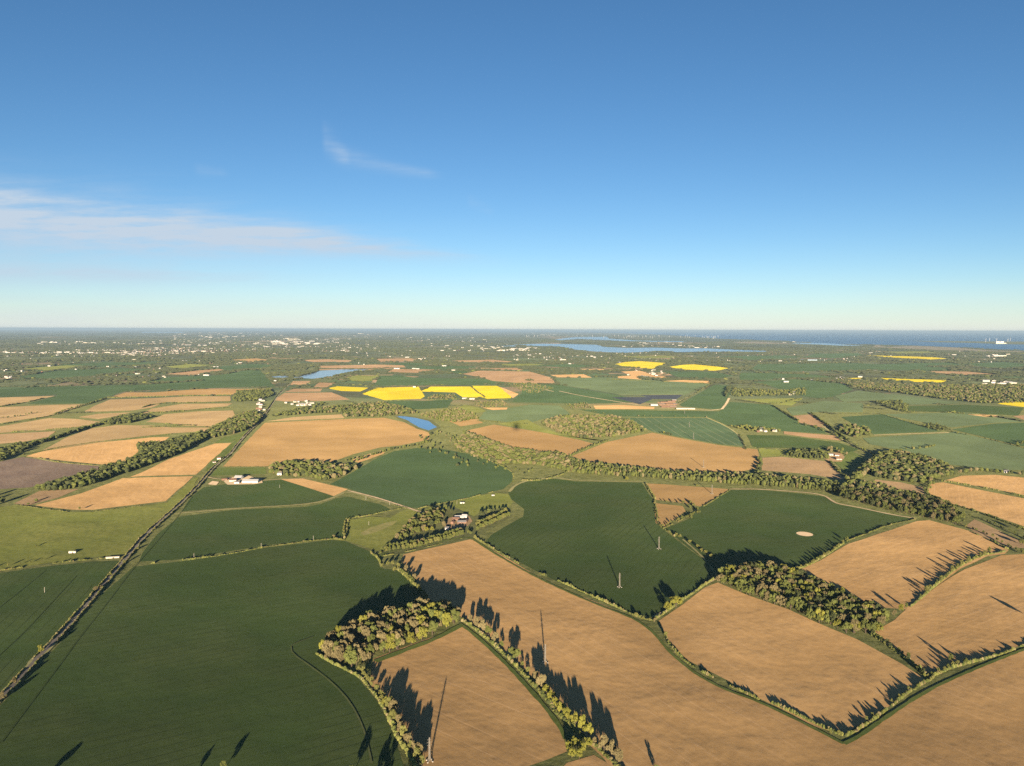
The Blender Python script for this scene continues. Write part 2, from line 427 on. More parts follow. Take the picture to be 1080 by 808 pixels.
def dir_of(poly, row):
    if row is not None: return row
    best = 0; a = 0
    for p, q in zip(poly, poly[1:]+poly[:1]):
        l = math.hypot(q[0]-p[0], q[1]-p[1])
        if l > best: best = l; a = math.atan2(q[1]-p[1], q[0]-p[0])
    return a
def ngon(name, pts, mat, rot, z):
    cx = sum(p[0] for p in pts)/len(pts); cyy = sum(p[1] for p in pts)/len(pts)
    cs, sn = math.cos(-rot), math.sin(-rot)
    V = [((p[0]-cx)*cs-(p[1]-cyy)*sn, (p[0]-cx)*sn+(p[1]-cyy)*cs, 0) for p in pts]
    area = sum(a[0]*b[1]-b[0]*a[1] for a, b in zip(V, V[1:]+V[:1]))
    if area < 0: V = V[::-1]
    me = bpy.data.meshes.new(name); me.from_pydata(V, [], [list(range(len(V)))]); me.materials.append(mat)
    o = bpy.data.objects.new(name, me); COL.objects.link(o); o.location = (cx, cyy, z); o.rotation_euler = (0, 0, rot)
    return o
FIELDS = []   # pixel polygons, for keeping trees off them
def field(kind, px, label, row=None, name=None, keep=True):
    """row: two pixels giving the crop direction"""
    if kind == 'tan' and px[0][0] < 290 and px[0][1] < 480: kind = 'tand'
    pts = [gp(*p) for p in px]
    if kind in ('tan', 'tand', 'wheat', 'wheatb', 'tanl', 'brown') and math.hypot(*pts[0]) < 4500:
        ar = sum(a[0]*b[1]-b[0]*a[1] for a, b in zip(pts, pts[1:]+pts[:1])); sg = 1 if ar > 0 else -1; n_ = len(pts); q = []
        for i in range(n_):
            a, b, c = pts[i-1], pts[i], pts[(i+1) % n_]
            n1 = Vector((b[1]-a[1], a[0]-b[0])).normalized(); n2 = Vector((c[1]-b[1], b[0]-c[0])).normalized(); nn_ = (n1+n2)
            nn_ = nn_.normalized() if nn_.length > .2 else n1
            q.append((b[0]+nn_.x*3.0*sg, b[1]+nn_.y*3.0*sg))
        pts = q
    # subdivide the straight edges a little so the outline wobbles like a real field edge
    out = []
    for a, b in zip(pts, pts[1:]+pts[:1]):
        L = math.hypot(b[0]-a[0], b[1]-a[1]); k = int(min(10, max(1, L/60)))
        d = math.hypot(*a); amp = min(2.0, L*.01) if d < 6000 else 0
        for i in range(k):
            t = i/k; j = 0 if i == 0 else rnd.uniform(-amp, amp)
            out.append((a[0]+(b[0]-a[0])*t + (b[1]-a[1])/max(L, 1)*j, a[1]+(b[1]-a[1])*t - (b[0]-a[0])/max(L, 1)*j))
    if row: r0, r1 = gp(*row[0]), gp(*row[1]); ang = math.atan2(r1[1]-r0[1], r1[0]-r0[0])
    else: ang = dir_of(pts, None)
    nm = name or {'tan': 'ploughed_field', 'tanl': 'ploughed_field', 'tand': 'ploughed_field', 'brown': 'ploughed_field', 'pink': 'ploughed_field', 'purple': 'ploughed_field',
                  'wheat': 'wheat_field', 'wheatb': 'wheat_field', 'wheatl': 'wheat_field', 'strip': 'wheat_field', 'grass': 'pasture', 'grassg': 'pasture',
                  'scrub': 'rough_grass', 'dry': 'bare_patch', 'rape': 'rapeseed_field', 'solar': 'covered_field', 'heap': 'yard', 'mud': 'salt_marsh'}.get(kind, kind)
    o = ngon(nm, out, MAT[kind], ang, nextz())
    if keep: FIELDS.append(px)
    return tag(o, label, nm.replace('_', ' '), kind='structure')
def wpoly(pl):
    return [gp(*p) for p in pl]
def strip_m(name, pts, width, mat, label, off=0.0, kind='structure', cat=None):
    """ribbon of given width (m) along world points"""
    P = np.array(pts); T = np.gradient(P, axis=0); T /= np.linalg.norm(T, axis=1, keepdims=True)
    N = np.c_[-T[:, 1], T[:, 0]]
    wd = width*(1+nrg.uniform(-.22, .22, len(P)))[:, None]/2
    A = P+N*(off+wd); B = P+N*(off-wd); z = nextz()
    V = np.r_[np.c_[A, np.zeros(len(P))], np.c_[B, np.zeros(len(P))]]; k = len(P)
    c = V.mean(0)
    o = mesh_np(name, V-c, [np.array([(k+i, k+i+1, i+1, i) for i in range(k-1)])], [mat]); o.location = (c[0], c[1], z)
    return tag(o, label, cat or name.replace('_', ' '), kind=kind)
def resample(pts, step):
    P = np.array(pts, float); d = np.r_[0, np.cumsum(np.hypot(*np.diff(P, axis=0).T))]
    s = np.linspace(0, d[-1], max(2, int(d[-1]/step)+1))
    return np.c_[np.interp(s, d, P[:, 0]), np.interp(s, d, P[:, 1])]

# ------------------------------------------------------------------ sea and estuary
field('sea', [(250, 348.2), (400, 349.0), (540, 349.6), (640, 350.9), (700, 353.0), (760, 357.3), (830, 359.6), (870, 362.6), (930, 363.6), (960, 364.2), (1000, 366), (1040, 368), (1080, 369.5), (1300, 377), (1700, 385), (1700, 340), (250, 340)], 'blue sea along the horizon at the right', name='sea')
field('mud', [(925, 363.6), (935, 366), (965, 364.8), (1010, 366.6), (1045, 369.6), (1080, 370.6), (1080, 372.4), (1000, 369.6), (950, 368), (920, 366)], 'pinkish salt marsh beside the sea')
field('scrub', [(957, 359.4), (975, 359.7), (1000, 359.8), (1080, 360.3), (1200, 361), (1200, 366), (1080, 363.4), (1050, 362.9), (1030, 361.8), (990, 361.0)], 'low dark spit of land reaching into the sea', name='headland')
field('estuary', [(540, 363.3), (573, 362.5), (607, 363), (630, 363.7), (637, 365.8), (660, 367), (690, 366.7), (720, 367.5), (745, 367.5), (778, 369), (820, 370.6), (795, 371.2), (745, 370.8), (720, 371.3), (690, 370.9), (660, 371.9), (640, 371.5), (620, 370.2), (603, 368.2), (590, 365.3), (560, 364.8)], 'pale blue estuary winding below the sea', name='estuary')
field('estuary', [(585, 358.0), (607, 355.4), (640, 355.2), (643, 357.2), (673, 359.3), (720, 360.0), (722, 360.8), (673, 360.3), (640, 358.9), (610, 357.4), (590, 359)], 'thin pale creek beyond the wide estuary', name='creek')
field('estuary', [(530, 365), (542, 364.2), (545, 365.2), (532, 366)], 'small pale inlet left of the wide estuary', name='creek')
field('estuary', [(150, 350.0), (190, 350.0), (195, 351), (150, 351)], 'faint strip of water near the left horizon', name='creek')
field('estuary', [(840, 361.3), (870, 362), (900, 364), (915, 365.2), (895, 365), (865, 363.4), (835, 362.4)], 'pale shallow channel at the river mouth', name='creek')
field('mud', [(770, 361), (800, 360.3), (840, 362.6), (810, 362.9), (780, 362)], 'pale mudflats behind the sea wall')

# ------------------------------------------------------------------ fields, near to far
F = field
F('wheat', [(-60, 810), (5, 742), (50, 695), (108, 628), (142, 598), (187, 593), (280, 578), (348, 570), (363, 571), (391, 583), (403, 600), (418, 602), (440, 620), (470, 640), (350, 680), (335, 690), (372, 712), (395, 740), (410, 770), (425, 815), (440, 940), (-60, 940)], 'large dark green wheat field filling the lower left', row=((100, 740), (330, 690)))
F('wheat', [(148, 592), (152, 583), (168, 563), (190, 545), (248, 538), (293, 536), (321, 535), (338, 532), (355, 526), (366, 524), (400, 532), (412, 538), (398, 541), (378, 544), (367, 547), (362, 566), (348, 567), (280, 575), (187, 590)], 'green wheat field below the curving grass track', row=((180, 580), (350, 560)))
F('wheat', [(193, 539), (203, 524), (216, 514), (237, 511), (296, 506), (312, 511), (352, 524), (330, 530), (293, 533), (248, 535)], 'green wheat field in front of the white barns')
F('tan', [(297, 505.6), (319, 505), (366, 516), (352, 523), (312, 510)], 'narrow tan strip field between wheat and the farm trees')
F('wheatb', [(349, 510.6), (374, 497.6), (395, 485), (416, 476), (441, 472.5), (462, 473), (493, 478.7), (519, 487), (535, 494), (540, 499), (539, 508), (530, 515.7), (493, 525), (441, 535.7), (426, 534), (371, 516)], 'rounded green wheat field in the left centre', row=((380, 505), (520, 505)))
F('wheat', [(537, 519), (548, 509), (585, 505), (606, 508), (676, 509), (688, 527), (691, 551), (699, 559), (743, 592), (753, 609), (742, 616), (722, 628), (700, 645), (688, 651), (657, 643), (608, 622), (587, 612), (548, 592), (513, 572), (520, 564), (553, 545), (554, 537), (540, 526)], 'dark green wheat field with two pylons standing in it', row=((560, 600), (680, 520)))
F('wheat', [(702, 558), (729, 547), (738, 536), (770, 517), (803, 517), (834, 520), (870, 524), (883, 532), (904, 536), (955, 546), (963, 548), (945, 551), (895, 570), (865, 589), (833, 602), (800, 598), (757, 603), (745, 590)], 'green wheat field with an oval bare patch', row=((720, 570), (900, 545)))
ov = [(848.7+9*math.cos(a/18*2*math.pi), 563.2+2.2*math.sin(a/18*2*math.pi)+.12*10*math.cos(a/18*2*math.pi)*.8) for a in range(18)]
F('heap', ov, 'pale oval bare patch in the green wheat field', name='bare_patch')
F('tanl', [(681, 510), (700, 511), (768, 516), (738, 534), (726, 531), (692, 527)], 'tan triangular field above the small hedge')
F('tanl', [(692, 531), (719, 534), (722, 539), (701, 555), (693, 552)], 'smallest tan field beside the zigzag hedge')
F('tan', [(427, 585), (492, 569), (500, 570), (560, 605), (593, 622), (665, 651), (686, 665), (706, 689), (735, 713), (800, 742), (850, 765), (890, 786), (905, 778), (930, 759), (975, 729), (1020, 709), (1080, 686), (1180, 650), (1400, 700), (1400, 950), (720, 950), (660, 830), (640, 800), (603, 765), (573, 722), (545, 697), (495, 654), (472, 641), (455, 632), (444, 616), (434, 603), (425, 592)], 'huge tan ploughed field sweeping to the lower right', row=((470, 590), (760, 780)))
F('tan', [(396, 695), (487, 662), (500, 671), (540, 709), (565, 735), (590, 769), (595, 792), (575, 800), (540, 812), (500, 840), (460, 830), (444, 807), (428, 781), (420, 755), (407, 735), (392, 722)], 'tan ploughed field enclosed by hedges at the bottom centre', row=((420, 700), (560, 760)))
F('tan', [(600, 806), (626, 798), (645, 810), (680, 850), (640, 900), (560, 850)], 'corner of tan field at the bottom edge below the lime trees')
F('tan', [(757, 615), (787, 628), (830, 643), (860, 657), (903, 675), (950, 701), (973, 716), (955, 732), (911, 759), (888, 774), (860, 765), (826, 747), (800, 735), (769, 717), (727, 696), (707, 675), (697, 655), (722, 638), (745, 620)], 'tan ploughed field below the long wood', row=((740, 640), (920, 740)))
F('tan', [(843, 602), (866, 592), (896, 574), (968, 550), (980, 549), (1025, 561), (1062, 580), (1058, 584), (1040, 586), (1012, 599), (980, 622), (955, 642), (925, 640), (880, 622)], 'tan ploughed field striped with long tree shadows')
F('tan', [(921, 668), (945, 655), (962, 639), (990, 619), (1019, 601), (1058, 586), (1080, 585), (1200, 590), (1300, 640), (1200, 650), (1080, 678), (1030, 696), (985, 709), (975, 708), (942, 684)], 'tan ploughed field at the right edge', row=((940, 670), (1080, 620)))
F('brown', [(1028, 548), (1080, 573), (1120, 590), (1080, 578), (1062, 577), (1030, 562), (1020, 555)], 'brown strip behind the tall wood, shadow tone included in its colour')  # brown soil, with the wood's shadow included in the colour
F('tan', [(979, 515), (984, 510), (995, 509), (1080, 526), (1150, 540), (1200, 600), (1100, 562), (1072, 552), (1033, 539), (1000, 530), (981, 522)], 'lower rounded tan field at the right edge')
F('tan', [(997, 507), (1015, 502), (1050, 501), (1080, 504), (1200, 520), (1200, 548), (1080, 522), (1040, 514)], 'upper tan field at the right edge')
F('brown', [(924, 506), (950, 509), (972, 514), (976, 525), (955, 520), (922, 508)], 'small brown field between two woods')
F('brown', [(805, 483), (824, 482), (876, 487), (893, 503), (888, 506), (854, 500), (804, 496)], 'brown field beside the farm with the conifers')
F('tanl', [(604, 481), (642, 466), (688, 456.5), (726, 464), (760, 470), (798, 474), (800, 484), (797, 494), (777, 498), (741, 499), (704, 496), (671, 494), (650, 488.5), (622, 488)], 'large pale orange field above the poplar belt', row=((640, 480), (780, 480)))
F('tanl', [(489, 455), (521, 448), (576, 457), (610, 464), (625, 468), (600, 480), (596, 482), (587, 476), (569, 476), (533, 471), (514, 463)], 'bright orange field under the balloon shadow', row=((500, 455), (600, 470)))
F('tanl', [(471.5, 443), (503.5, 442), (509, 446), (486, 449.7)], 'small tan field right of the blue pond')
F('tanl', [(280, 446), (364, 442), (405, 440.7), (426, 445.5), (453, 457), (451, 464), (420, 470), (400, 472), (372, 479), (350, 487), (310, 487), (280, 492), (236, 492), (255, 472), (270, 456)], 'large pale orange field left of the blue pond', row=((280, 470), (440, 462)))
F('tan', [(281, 444.5), (310, 440), (360, 437), (363, 441)], 'thin tan strip behind the large orange field')
F('tan', [(372, 485), (390, 479), (406, 475.5), (404, 478.5), (392, 483), (378, 488)], 'thin tan strip among the hedgerow trees')
F('grassg', [(230, 493.5), (280, 493), (281, 500), (222, 502)], 'small bright green paddock behind the barns')
F('grassg', [(252, 458), (262, 452), (262, 457), (244, 466), (226, 467.5), (236, 461)], 'green grass corner beside the road')
F('grassg', [(244, 468), (256, 458), (262, 454), (240, 484), (222, 497), (216, 497), (226, 482)], 'narrow green verge along the road')
F('tan', [(138, 503), (150, 498.5), (180, 484), (227, 468), (243, 467.5), (224, 484), (206, 500.5), (150, 502)], 'tan field behind the tree belt at the left')
F('tan', [(38, 533), (85, 521), (130, 504.5), (203, 502.5), (174, 528.5), (98, 537.5), (78, 537.5)], 'tan field beside the olive pasture')
F('brown', [(16, 531), (42, 518), (82, 516), (60, 525), (30, 533)], 'brown corner beneath the tree belt')
F('purple', [(-60, 495), (0, 487), (24, 482), (62, 488), (112, 491.5), (102, 496), (60, 505), (33, 514), (0, 516), (-60, 525)], 'purplish bare field at the left edge')
F('grass', [(-60, 545), (0, 535), (21, 532), (40, 535.5), (78, 540), (98, 540), (176, 530.5), (203, 505), (210, 503), (200, 520), (183, 538), (156, 563), (134, 584), (96, 588), (50, 594), (0, 601), (-60, 612)], 'olive green pasture left of the road', row=((20, 580), (160, 530)))
F('wheat', [(-60, 615), (0, 605), (50, 598), (98, 593), (124, 592), (100, 620), (60, 668), (0, 730), (-60, 790)], 'dark green wheat field left of the road', row=((10, 680), (90, 600)))
F('grass', [(412, 546), (425, 538), (441, 537), (449, 541), (432, 557), (420, 571), (408, 577), (398, 581), (364, 570), (367, 549), (390, 545)], 'green paddock with a worn patch beside the hamlet')
F('dry', [(380, 562), (392, 556), (408, 551), (420, 549), (414, 554), (400, 560), (384, 565)], 'worn tan patch in the green paddock', keep=False)
F('grass', [(476, 530), (505, 523), (520, 520), (536, 521), (541, 530), (536, 536), (510, 537), (500, 545), (476, 541)], 'small paddock behind the hamlet')
F('scrub', [(430, 557), (450, 540), (480, 535), (500, 545), (536, 537), (540, 545), (500, 568), (432, 583), (403, 586), (402, 578)], 'rough garden ground around the hamlet')
F('tan', [(45, 475), (71, 461.5), (97, 452), (123, 448.5), (160, 449), (180, 451), (226, 451), (221, 454.5), (180, 457), (150, 460), (100, 467), (60, 473)], 'long tan field above the dark track at the left')
F('tan', [(26, 481), (49, 475.5), (104, 467), (160, 461.5), (178, 461), (172, 466), (146, 467), (144, 480), (140, 487), (121, 491), (89, 488), (60, 485)], 'tan field above the purplish one')
F('brown', [(-60, 462), (0, 458), (58, 455), (50, 461), (24, 466), (0, 468), (-60, 476)], 'brown field at the left edge below the hedge')
F('tan', [(-60, 456), (0, 450), (52, 441), (80, 442), (105, 445), (96, 449), (60, 453), (0, 456.5), (-60, 461)], 'tan field at the left edge in the middle')
F('tan', [(-60, 432), (0, 429.5), (60, 427), (90, 426.5), (76, 431.5), (55, 438), (15, 444), (0, 446.5), (-60, 452)], 'tan field at the left edge with a scrub island')
F('tan', [(-60, 422), (0, 419.5), (58, 417.5), (48, 420), (28, 424), (0, 428), (-60, 430)], 'tan field at the left edge, farthest one')
F('tan', [(88, 434.5), (100, 428), (116, 421.5), (160, 420), (200, 418), (243, 418), (243, 423), (200, 424.5), (175, 424), (160, 430), (140, 433), (110, 434)], 'tan field below the pale farthest strip')
F('tanl', [(116, 419), (133, 414), (160, 414), (210, 410.5), (288, 410), (250, 415), (243, 416.5), (200, 416.5), (150, 418.5)], 'pale tan strip bordering the green fields')
F('tan', [(150, 436), (160, 431), (192, 426), (245, 425.5), (240, 428.5), (217, 430.5), (172, 435)], 'narrow tan field in the left middle distance')
F('tan', [(154.5, 445), (174, 437), (209, 434), (245, 433), (248, 439.6), (252, 443), (227, 450), (193, 449), (172, 446)], 'tan field left of the village by the road')
F('tan', [(83, 440), (104, 436.6), (138, 435), (119, 439.6), (104, 442)], 'small tan field behind the scrub')
F('wheatb', [(28, 426), (60, 418), (60, 416), (0, 418.5), (0, 411), (40, 408), (150, 406), (210, 402), (275, 390), (290, 408), (200, 410), (133, 412.5), (112, 419), (100, 425), (60, 426)], 'wide green field before the town')
F('rape', [(345, 409.5), (356, 407.5), (389, 409), (380, 413), (360, 412.5)], 'leftmost small yellow rapeseed field')
F('rape', [(382, 415.6), (397, 409), (441.5, 408), (448, 418), (444, 420.7), (405, 422)], 'yellow rapeseed field, second from the left')
F('rape', [(443, 413), (454.5, 407.8), (496, 407.8), (511.5, 419.4), (488, 419), (480, 414)], 'yellow rapeseed field behind the white sheds')
F('rape', [(497, 407), (524.5, 407), (540, 417), (538.7, 420), (513, 420.7)], 'yellow rapeseed field beside the pale tan wedge')
F('tan', [(526.5, 407.8), (547, 415.6), (541, 420)], 'tan wedge against the yellow field')
F('pink', [(288, 422), (300, 414.5), (350, 414), (369, 421.5), (338, 423), (300, 423.5)], 'pinkish brown field by the village')
F('pink', [(300, 413.5), (310, 410), (340, 410), (338, 413)], 'small pinkish field above the village field')
F('pink', [(330, 409), (336, 403.5), (354, 404), (345, 408.5)], 'pinkish field beside the yellow one')
F('pink', [(306, 406), (309, 402), (328, 402), (322, 406)], 'pinkish patch below the grey lake')
F('lake', [(309, 398.5), (338, 391), (364, 389.5), (390, 389.5), (372, 392.5), (350, 397), (330, 399.5)], 'grey blue gravel lake in the left distance', name='lake')
F('lake', [(284, 397.5), (300, 396), (308, 398), (290, 400)], 'small grey pool left of the gravel lake', name='lake')
F('scrub', [(413, 437.5), (440, 439.5), (456, 443.5), (465, 451), (455, 457), (439, 452), (424, 444)], 'grassy bank around the blue pond')
F('pond', [(417, 439), (424, 438.8), (439, 441), (452, 444), (461, 450.6), (452, 454), (441.5, 450.6), (428.5, 442.8)], 'bright blue pond in the centre', name='pond')
F('wheatb', [(403, 423.5), (445, 423), (478, 421.5), (472, 430), (440, 432), (425, 430)], 'dark green field below the yellow ones')
F('wheatb', [(395, 407), (400, 396), (420, 396), (443, 399), (460, 399), (540, 400), (545, 404), (500, 406), (440, 406.5)], 'green field behind the yellow ones')
F('pink', [(409, 392.5), (415, 389.2), (465, 390), (440, 393.3)], 'far pinkish strip right of the gravel lake')
F('pink', [(335, 386), (400, 384.5), (425, 385), (428, 387.5), (380, 388.3), (340, 388.3)], 'far pinkish field behind the gravel lake')
F('pink', [(488, 394.5), (505, 391), (559, 392), (582, 398.5), (586, 405), (554, 404.5), (520, 402), (507, 398)], 'pinkish field with a small dark copse')
F('pink', [(505, 388.5), (545, 388), (552, 390.5), (520, 390.5)], 'far pinkish strip in the centre')
F('tan', [(580, 395.5), (616, 394.8), (625, 398.5), (588, 398)], 'far tan strip beside the blue greenhouse')
for px in ([(655, 392), (676, 391), (690, 396), (670, 397.5)], [(652, 397), (668, 396), (682, 403), (650, 402.5)], [(685, 396.5), (700, 397), (706, 399.5), (690, 399)], [(700, 402), (720, 400.8), (750, 402), (748, 405), (712, 404.5)], [(612, 389.5), (636, 389.5), (640, 391), (615, 391)]):
    F('tan', px, 'far tan patch in the centre distance')
F('rape', [(647, 384.4), (660, 381.8), (675.6, 381), (704, 383), (688.5, 389), (655, 387)], 'yellow field near the estuary, left of two')
F('rape', [(705, 387), (720, 384.8), (732.6, 384.4), (760, 387), (773, 389), (753, 391), (722, 390)], 'yellow field near the estuary, right of two')
F('wheatl', [(585, 399), (640, 398), (700, 402), (750, 404.5), (722, 416.5), (655, 416.5), (590, 405.5)], 'pale green field beyond the dark covered plots')
F('wheatb', [(552, 405), (590, 406), (640, 415), (690, 424), (620, 426), (540, 424), (550, 415)], 'green field left of the pale diagonal track')
F('tan', [(626, 428), (655, 427.3), (690, 429.3), (690, 431.5), (628, 431.5)], 'thin tan strip before the farm buildings')
F('solar', [(645, 419), (687, 419), (688, 421), (675, 426.5)], 'dark covered plot left of the farm buildings')
F('solar', [(676, 417), (720, 416.5), (714, 421), (690, 421)], 'dark covered plot behind the farm buildings')
F('pink', [(693, 424), (713, 423.5), (712, 430), (698, 430)], 'reddish yard among the farm buildings')
F('wheatb', [(753, 406), (773, 407), (767.6, 420.7), (760, 432.4), (720, 429), (716, 427)], 'green triangular field right of the farm buildings')
F('strip', [(655, 440.5), (745, 441), (765, 449), (780, 459), (785, 471), (762, 469), (727, 463), (689, 455.5)], 'green field ruled with pale parallel stripes', row=((700, 441), (735, 462)))
F('wheatb', [(610, 432), (760, 434), (860, 445), (872, 456), (825, 455), (745, 440), (650, 439.5)], 'long green band above the striped field')
F('wheatl', [(505, 442), (512, 433), (540, 430), (560, 427), (590, 428), (602, 437), (570, 443), (556, 447), (540, 446)], 'pale green field left of the round wood')
F('grass', [(475, 433), (490, 427), (505, 430), (513, 434), (500, 436)], 'light green meadow right of the pond')
F('tan', [(509, 430), (535, 430), (534, 432), (520, 432.5)], 'tiny tan field behind the meadow')
F('grass', [(525, 447), (556, 442.5), (570, 450), (590, 458), (630, 465), (640, 465), (615, 464)], 'light green grass beside the round wood')
F('wheatb', [(763, 431), (770, 424), (815, 427), (838, 444), (873, 457.5), (824, 455), (765, 448), (748, 440)], 'green field in the right middle distance')
F('grass', [(780, 421), (847, 420), (835, 428), (814, 426.5)], 'light meadow in the right middle distance')
F('wheatl', [(829, 430.7), (869, 423), (910, 425.5), (910, 435), (860, 435), (836, 438)], 'pale green field above the small tan one')
F('pink', [(836, 438.8), (857, 437), (875, 449), (869, 451.5), (843.6, 446)], 'small pinkish field with a hedge on its right')
F('pink', [(826.5, 455), (854, 457.4), (881, 459.6), (888, 465), (854, 461.6), (827, 458)], 'thin pinkish strip below the tree line')
F('wheat', [(788, 459), (827, 459.5), (884, 467), (905, 474), (896, 478), (855, 473), (795, 472)], 'dark green field behind the conifer farm')
F('grass', [(800, 473), (830, 475), (822, 481), (803, 482)], 'small meadow at the corner of the orange field')
F('grassg', [(880, 487), (898, 476), (912, 482), (922, 500), (900, 505)], 'bright green meadow right of the conifer farm')
F('wheatl', [(917, 468.5), (910, 462), (1000, 457), (1007, 455), (1080, 473), (1200, 490), (1200, 500), (1080, 496), (1050, 496), (1000, 490), (950, 475)], 'wide pale green field in front of the right wood')
F('wheatb', [(1005, 453), (1050, 447), (1080, 446), (1200, 450), (1200, 485), (1080, 471)], 'darker green field at the right edge')
F('wheatl', [(930, 437), (1017, 435), (1080, 445), (1050, 446), (1003.6, 451)], 'pale green field behind the right hedge')
F('wheatb', [(888, 440), (930, 437), (992, 455), (922, 458), (905, 450)], 'dark green field right of the pinkish one')
F('wheat', [(957, 428.4), (1017, 427), (1080, 430), (1074, 438.5), (1017, 435), (958.5, 434)], 'dark green field below the far large wood')
F('rape', [(1052, 426), (1080, 420), (1130, 422), (1130, 432), (1080, 429.5)], 'yellow rapeseed field at the right edge')
F('tan', [(1020, 437), (1050, 438), (1055, 440), (1040, 440)], 'tan sliver near the right edge')
F('pink', [(1068, 439), (1080, 438), (1130, 440), (1130, 446), (1080, 443)], 'pinkish field at the right edge')
F('wheatl', [(905, 412), (950, 417), (1014, 425.5), (960, 427), (925, 422), (890, 424), (880, 418)], 'light green field below the far large wood')
F('rape', [(893, 399), (910, 398.5), (911, 400.7), (897, 400.7)], 'smallest yellow strip in the right distance')
F('rape', [(923, 398.5), (956, 399.8), (998, 401), (999.6, 404.2), (966, 403), (930, 400.5)], 'yellow strip behind the far large wood')
F('rape', [(914, 374.8), (956, 375.8), (987, 377), (1007, 379), (981, 380), (945, 378)], 'farthest yellow strip near the sea')
F('pink', [(977.6, 391.5), (1020, 392), (1062, 396), (1023, 396), (990, 394)], 'far pinkish strip at the right')
F('wheatb', [(800, 384), (900, 383), (1000, 388), (1000, 391), (940, 390), (830, 392), (790, 390)], 'far green band at the right')
F('wheatb', [(775, 404), (840, 400), (890, 405), (900, 411), (870, 421), (848, 418), (800, 404)], 'green field left of the far large wood')
F('wheatb', [(780, 393), (860, 395), (885, 399), (840, 399), (780, 402)], 'far green field right of the two yellow ones')
F('pink', [(318, 379.8), (345, 379), (372, 380), (370, 382), (330, 382)], 'far pinkish patch below the town centre')
F('tanl', [(245, 379.5), (270, 378), (285, 380), (262, 382)], 'far pale patch below the town')
F('pink', [(395, 378.5), (435, 378), (437, 381), (400, 382)], 'far pinkish patch right of the town')
F('pink', [(470, 380.5), (520, 379.5), (545, 382), (490, 382.5)], 'far pinkish patch in the centre')
F('pink', [(175, 394.5), (212, 390.5), (240, 389), (230, 392), (200, 396)], 'far pinkish patch left of the lake')

# ------------------------------------------------------------------ roads, tracks, verges
road_px = [(-40, 770), (0, 737), (16, 721), (41, 692), (60, 674), (104, 622.5), (132, 590), (153, 564), (181, 540), (205, 517), (220, 499), (227, 491.6), (242, 480), (251, 468), (261.5, 456), (272, 447), (279, 438), (287, 426), (293, 417), (300, 410), (306, 404)]
road_w = [tuple(p) for p in resample(wpoly(smooth(road_px)), 12)]
strip_m('road_verge', road_w, 13, MAT['verge'], 'dry grass verge under the country road')
strip_m('road', road_w, 6.5, MAT['road'], 'country road running up the left side')
def track(px, width, mat='verge', label='grass track between the fields', name='farm_track'):
    strip_m(name, [tuple(p) for p in resample(wpoly(smooth(px)), 10)], width, MAT[mat], label)
track([(184, 542), (200, 540.5), (248, 536.5), (293, 534), (321, 532), (338, 529.5), (354, 524), (367, 517.5), (400, 528), (430, 536), (445, 541)], 11, 'verge', 'pale grass track curving below the white barns')
track([(367, 517.5), (390, 523), (410, 529), (431, 536), (446, 541), (452, 543)], 7, 'track', 'bare farm track leading to the hamlet')
track([(400, 590), (403, 583), (440, 577), (490, 566), (500, 569)], 6, 'grassg', 'green margin under the double tree row')
track([(485, 658), (500, 669), (520, 687), (541, 708), (560, 729), (575, 746), (590, 766), (597, 780)], 6, 'grassg', 'green margin along the hedge at the bottom centre')
track([(396, 698), (430, 685), (460, 674), (486, 660)], 10, 'grassg', 'green margin below the olive wood')
track([(500, 570), (530, 589), (560, 606), (593, 622), (630, 638), (665, 651), (680, 660), (690, 668), (706, 688), (720, 700), (735, 712), (765, 728), (800, 740), (850, 764), (890, 785)], 5, 'grassg', 'green margin beside the long winding hedge')
track([(890, 785), (905, 778), (930, 760), (975, 730), (1020, 709), (1080, 685), (1150, 660)], 5, 'grassg', 'green margin at the foot of the right hand hedge')
track([(689, 651), (705, 643), (722, 631), (742, 617), (755, 611)], 5, 'track', 'pale margin at the field corner')
track([(770, 516), (803, 516), (834, 518.5), (855, 520), (870, 523), (877, 528), (883, 531.5), (904, 535), (940, 543), (966, 547)], 7, 'track', 'pale track along the foot of the tall wood')
track([(537, 519), (543, 512), (556, 507), (585, 503.5), (606, 507), (676, 508.5)], 9, 'verge', 'grass track at the head of the dark field')
track([(590, 412.5), (610, 417), (640, 422), (676, 427.5)], 12, 'track', 'pale diagonal track across the green field')
track([(553, 407), (570, 410), (584, 413)], 12, 'track', 'pale track beside the tan wedge')
track([(652, 416.8), (720, 416.0)], 14, 'verge', 'pale line behind the covered plots')
track([(714, 424), (730, 417), (745, 408), (752, 403)], 14, 'verge', 'pale lane beside the triangular field')
track([(690, 430.5), (720, 431.5), (760, 433.3), (766, 426), (769, 420)], 14, 'track', 'pale track turning around the triangular field')
track([(745, 440.5), (765, 449), (780, 459), (786, 471)], 8, 'verge', 'pale lane right of the striped field')
track([(922, 459.2), (960, 457.6), (1001, 456.4)], 8, 'track', 'pale track in the wide green fields')
track([(866, 448), (880, 459), (895, 467), (915, 478), (930, 484)], 10, 'verge', 'valley lane right of the pinkish field')
track([(720, 569), (733, 580), (745, 592)], 4, 'verge', 'faint grass line below the round trees')
track([(24, 482), (49, 474), (71, 470.5), (104, 465.5), (160, 460.5)], 6, 'grassg', 'green line between two tan fields')
track([(60, 488), (24, 481), (60, 487), (112, 492)], 6, 'verge', 'grass line above the purplish field')
track([(307, 682), (308, 690), (330, 705), (352, 722), (370, 742), (382, 765), (388, 785), (392, 806)], 1.8, 'faint', 'wheel track looping through the dark wheat')
track([(307, 682), (313, 678), (330, 672)], 1.8, 'faint', 'end of the wheel track by the olive wood')
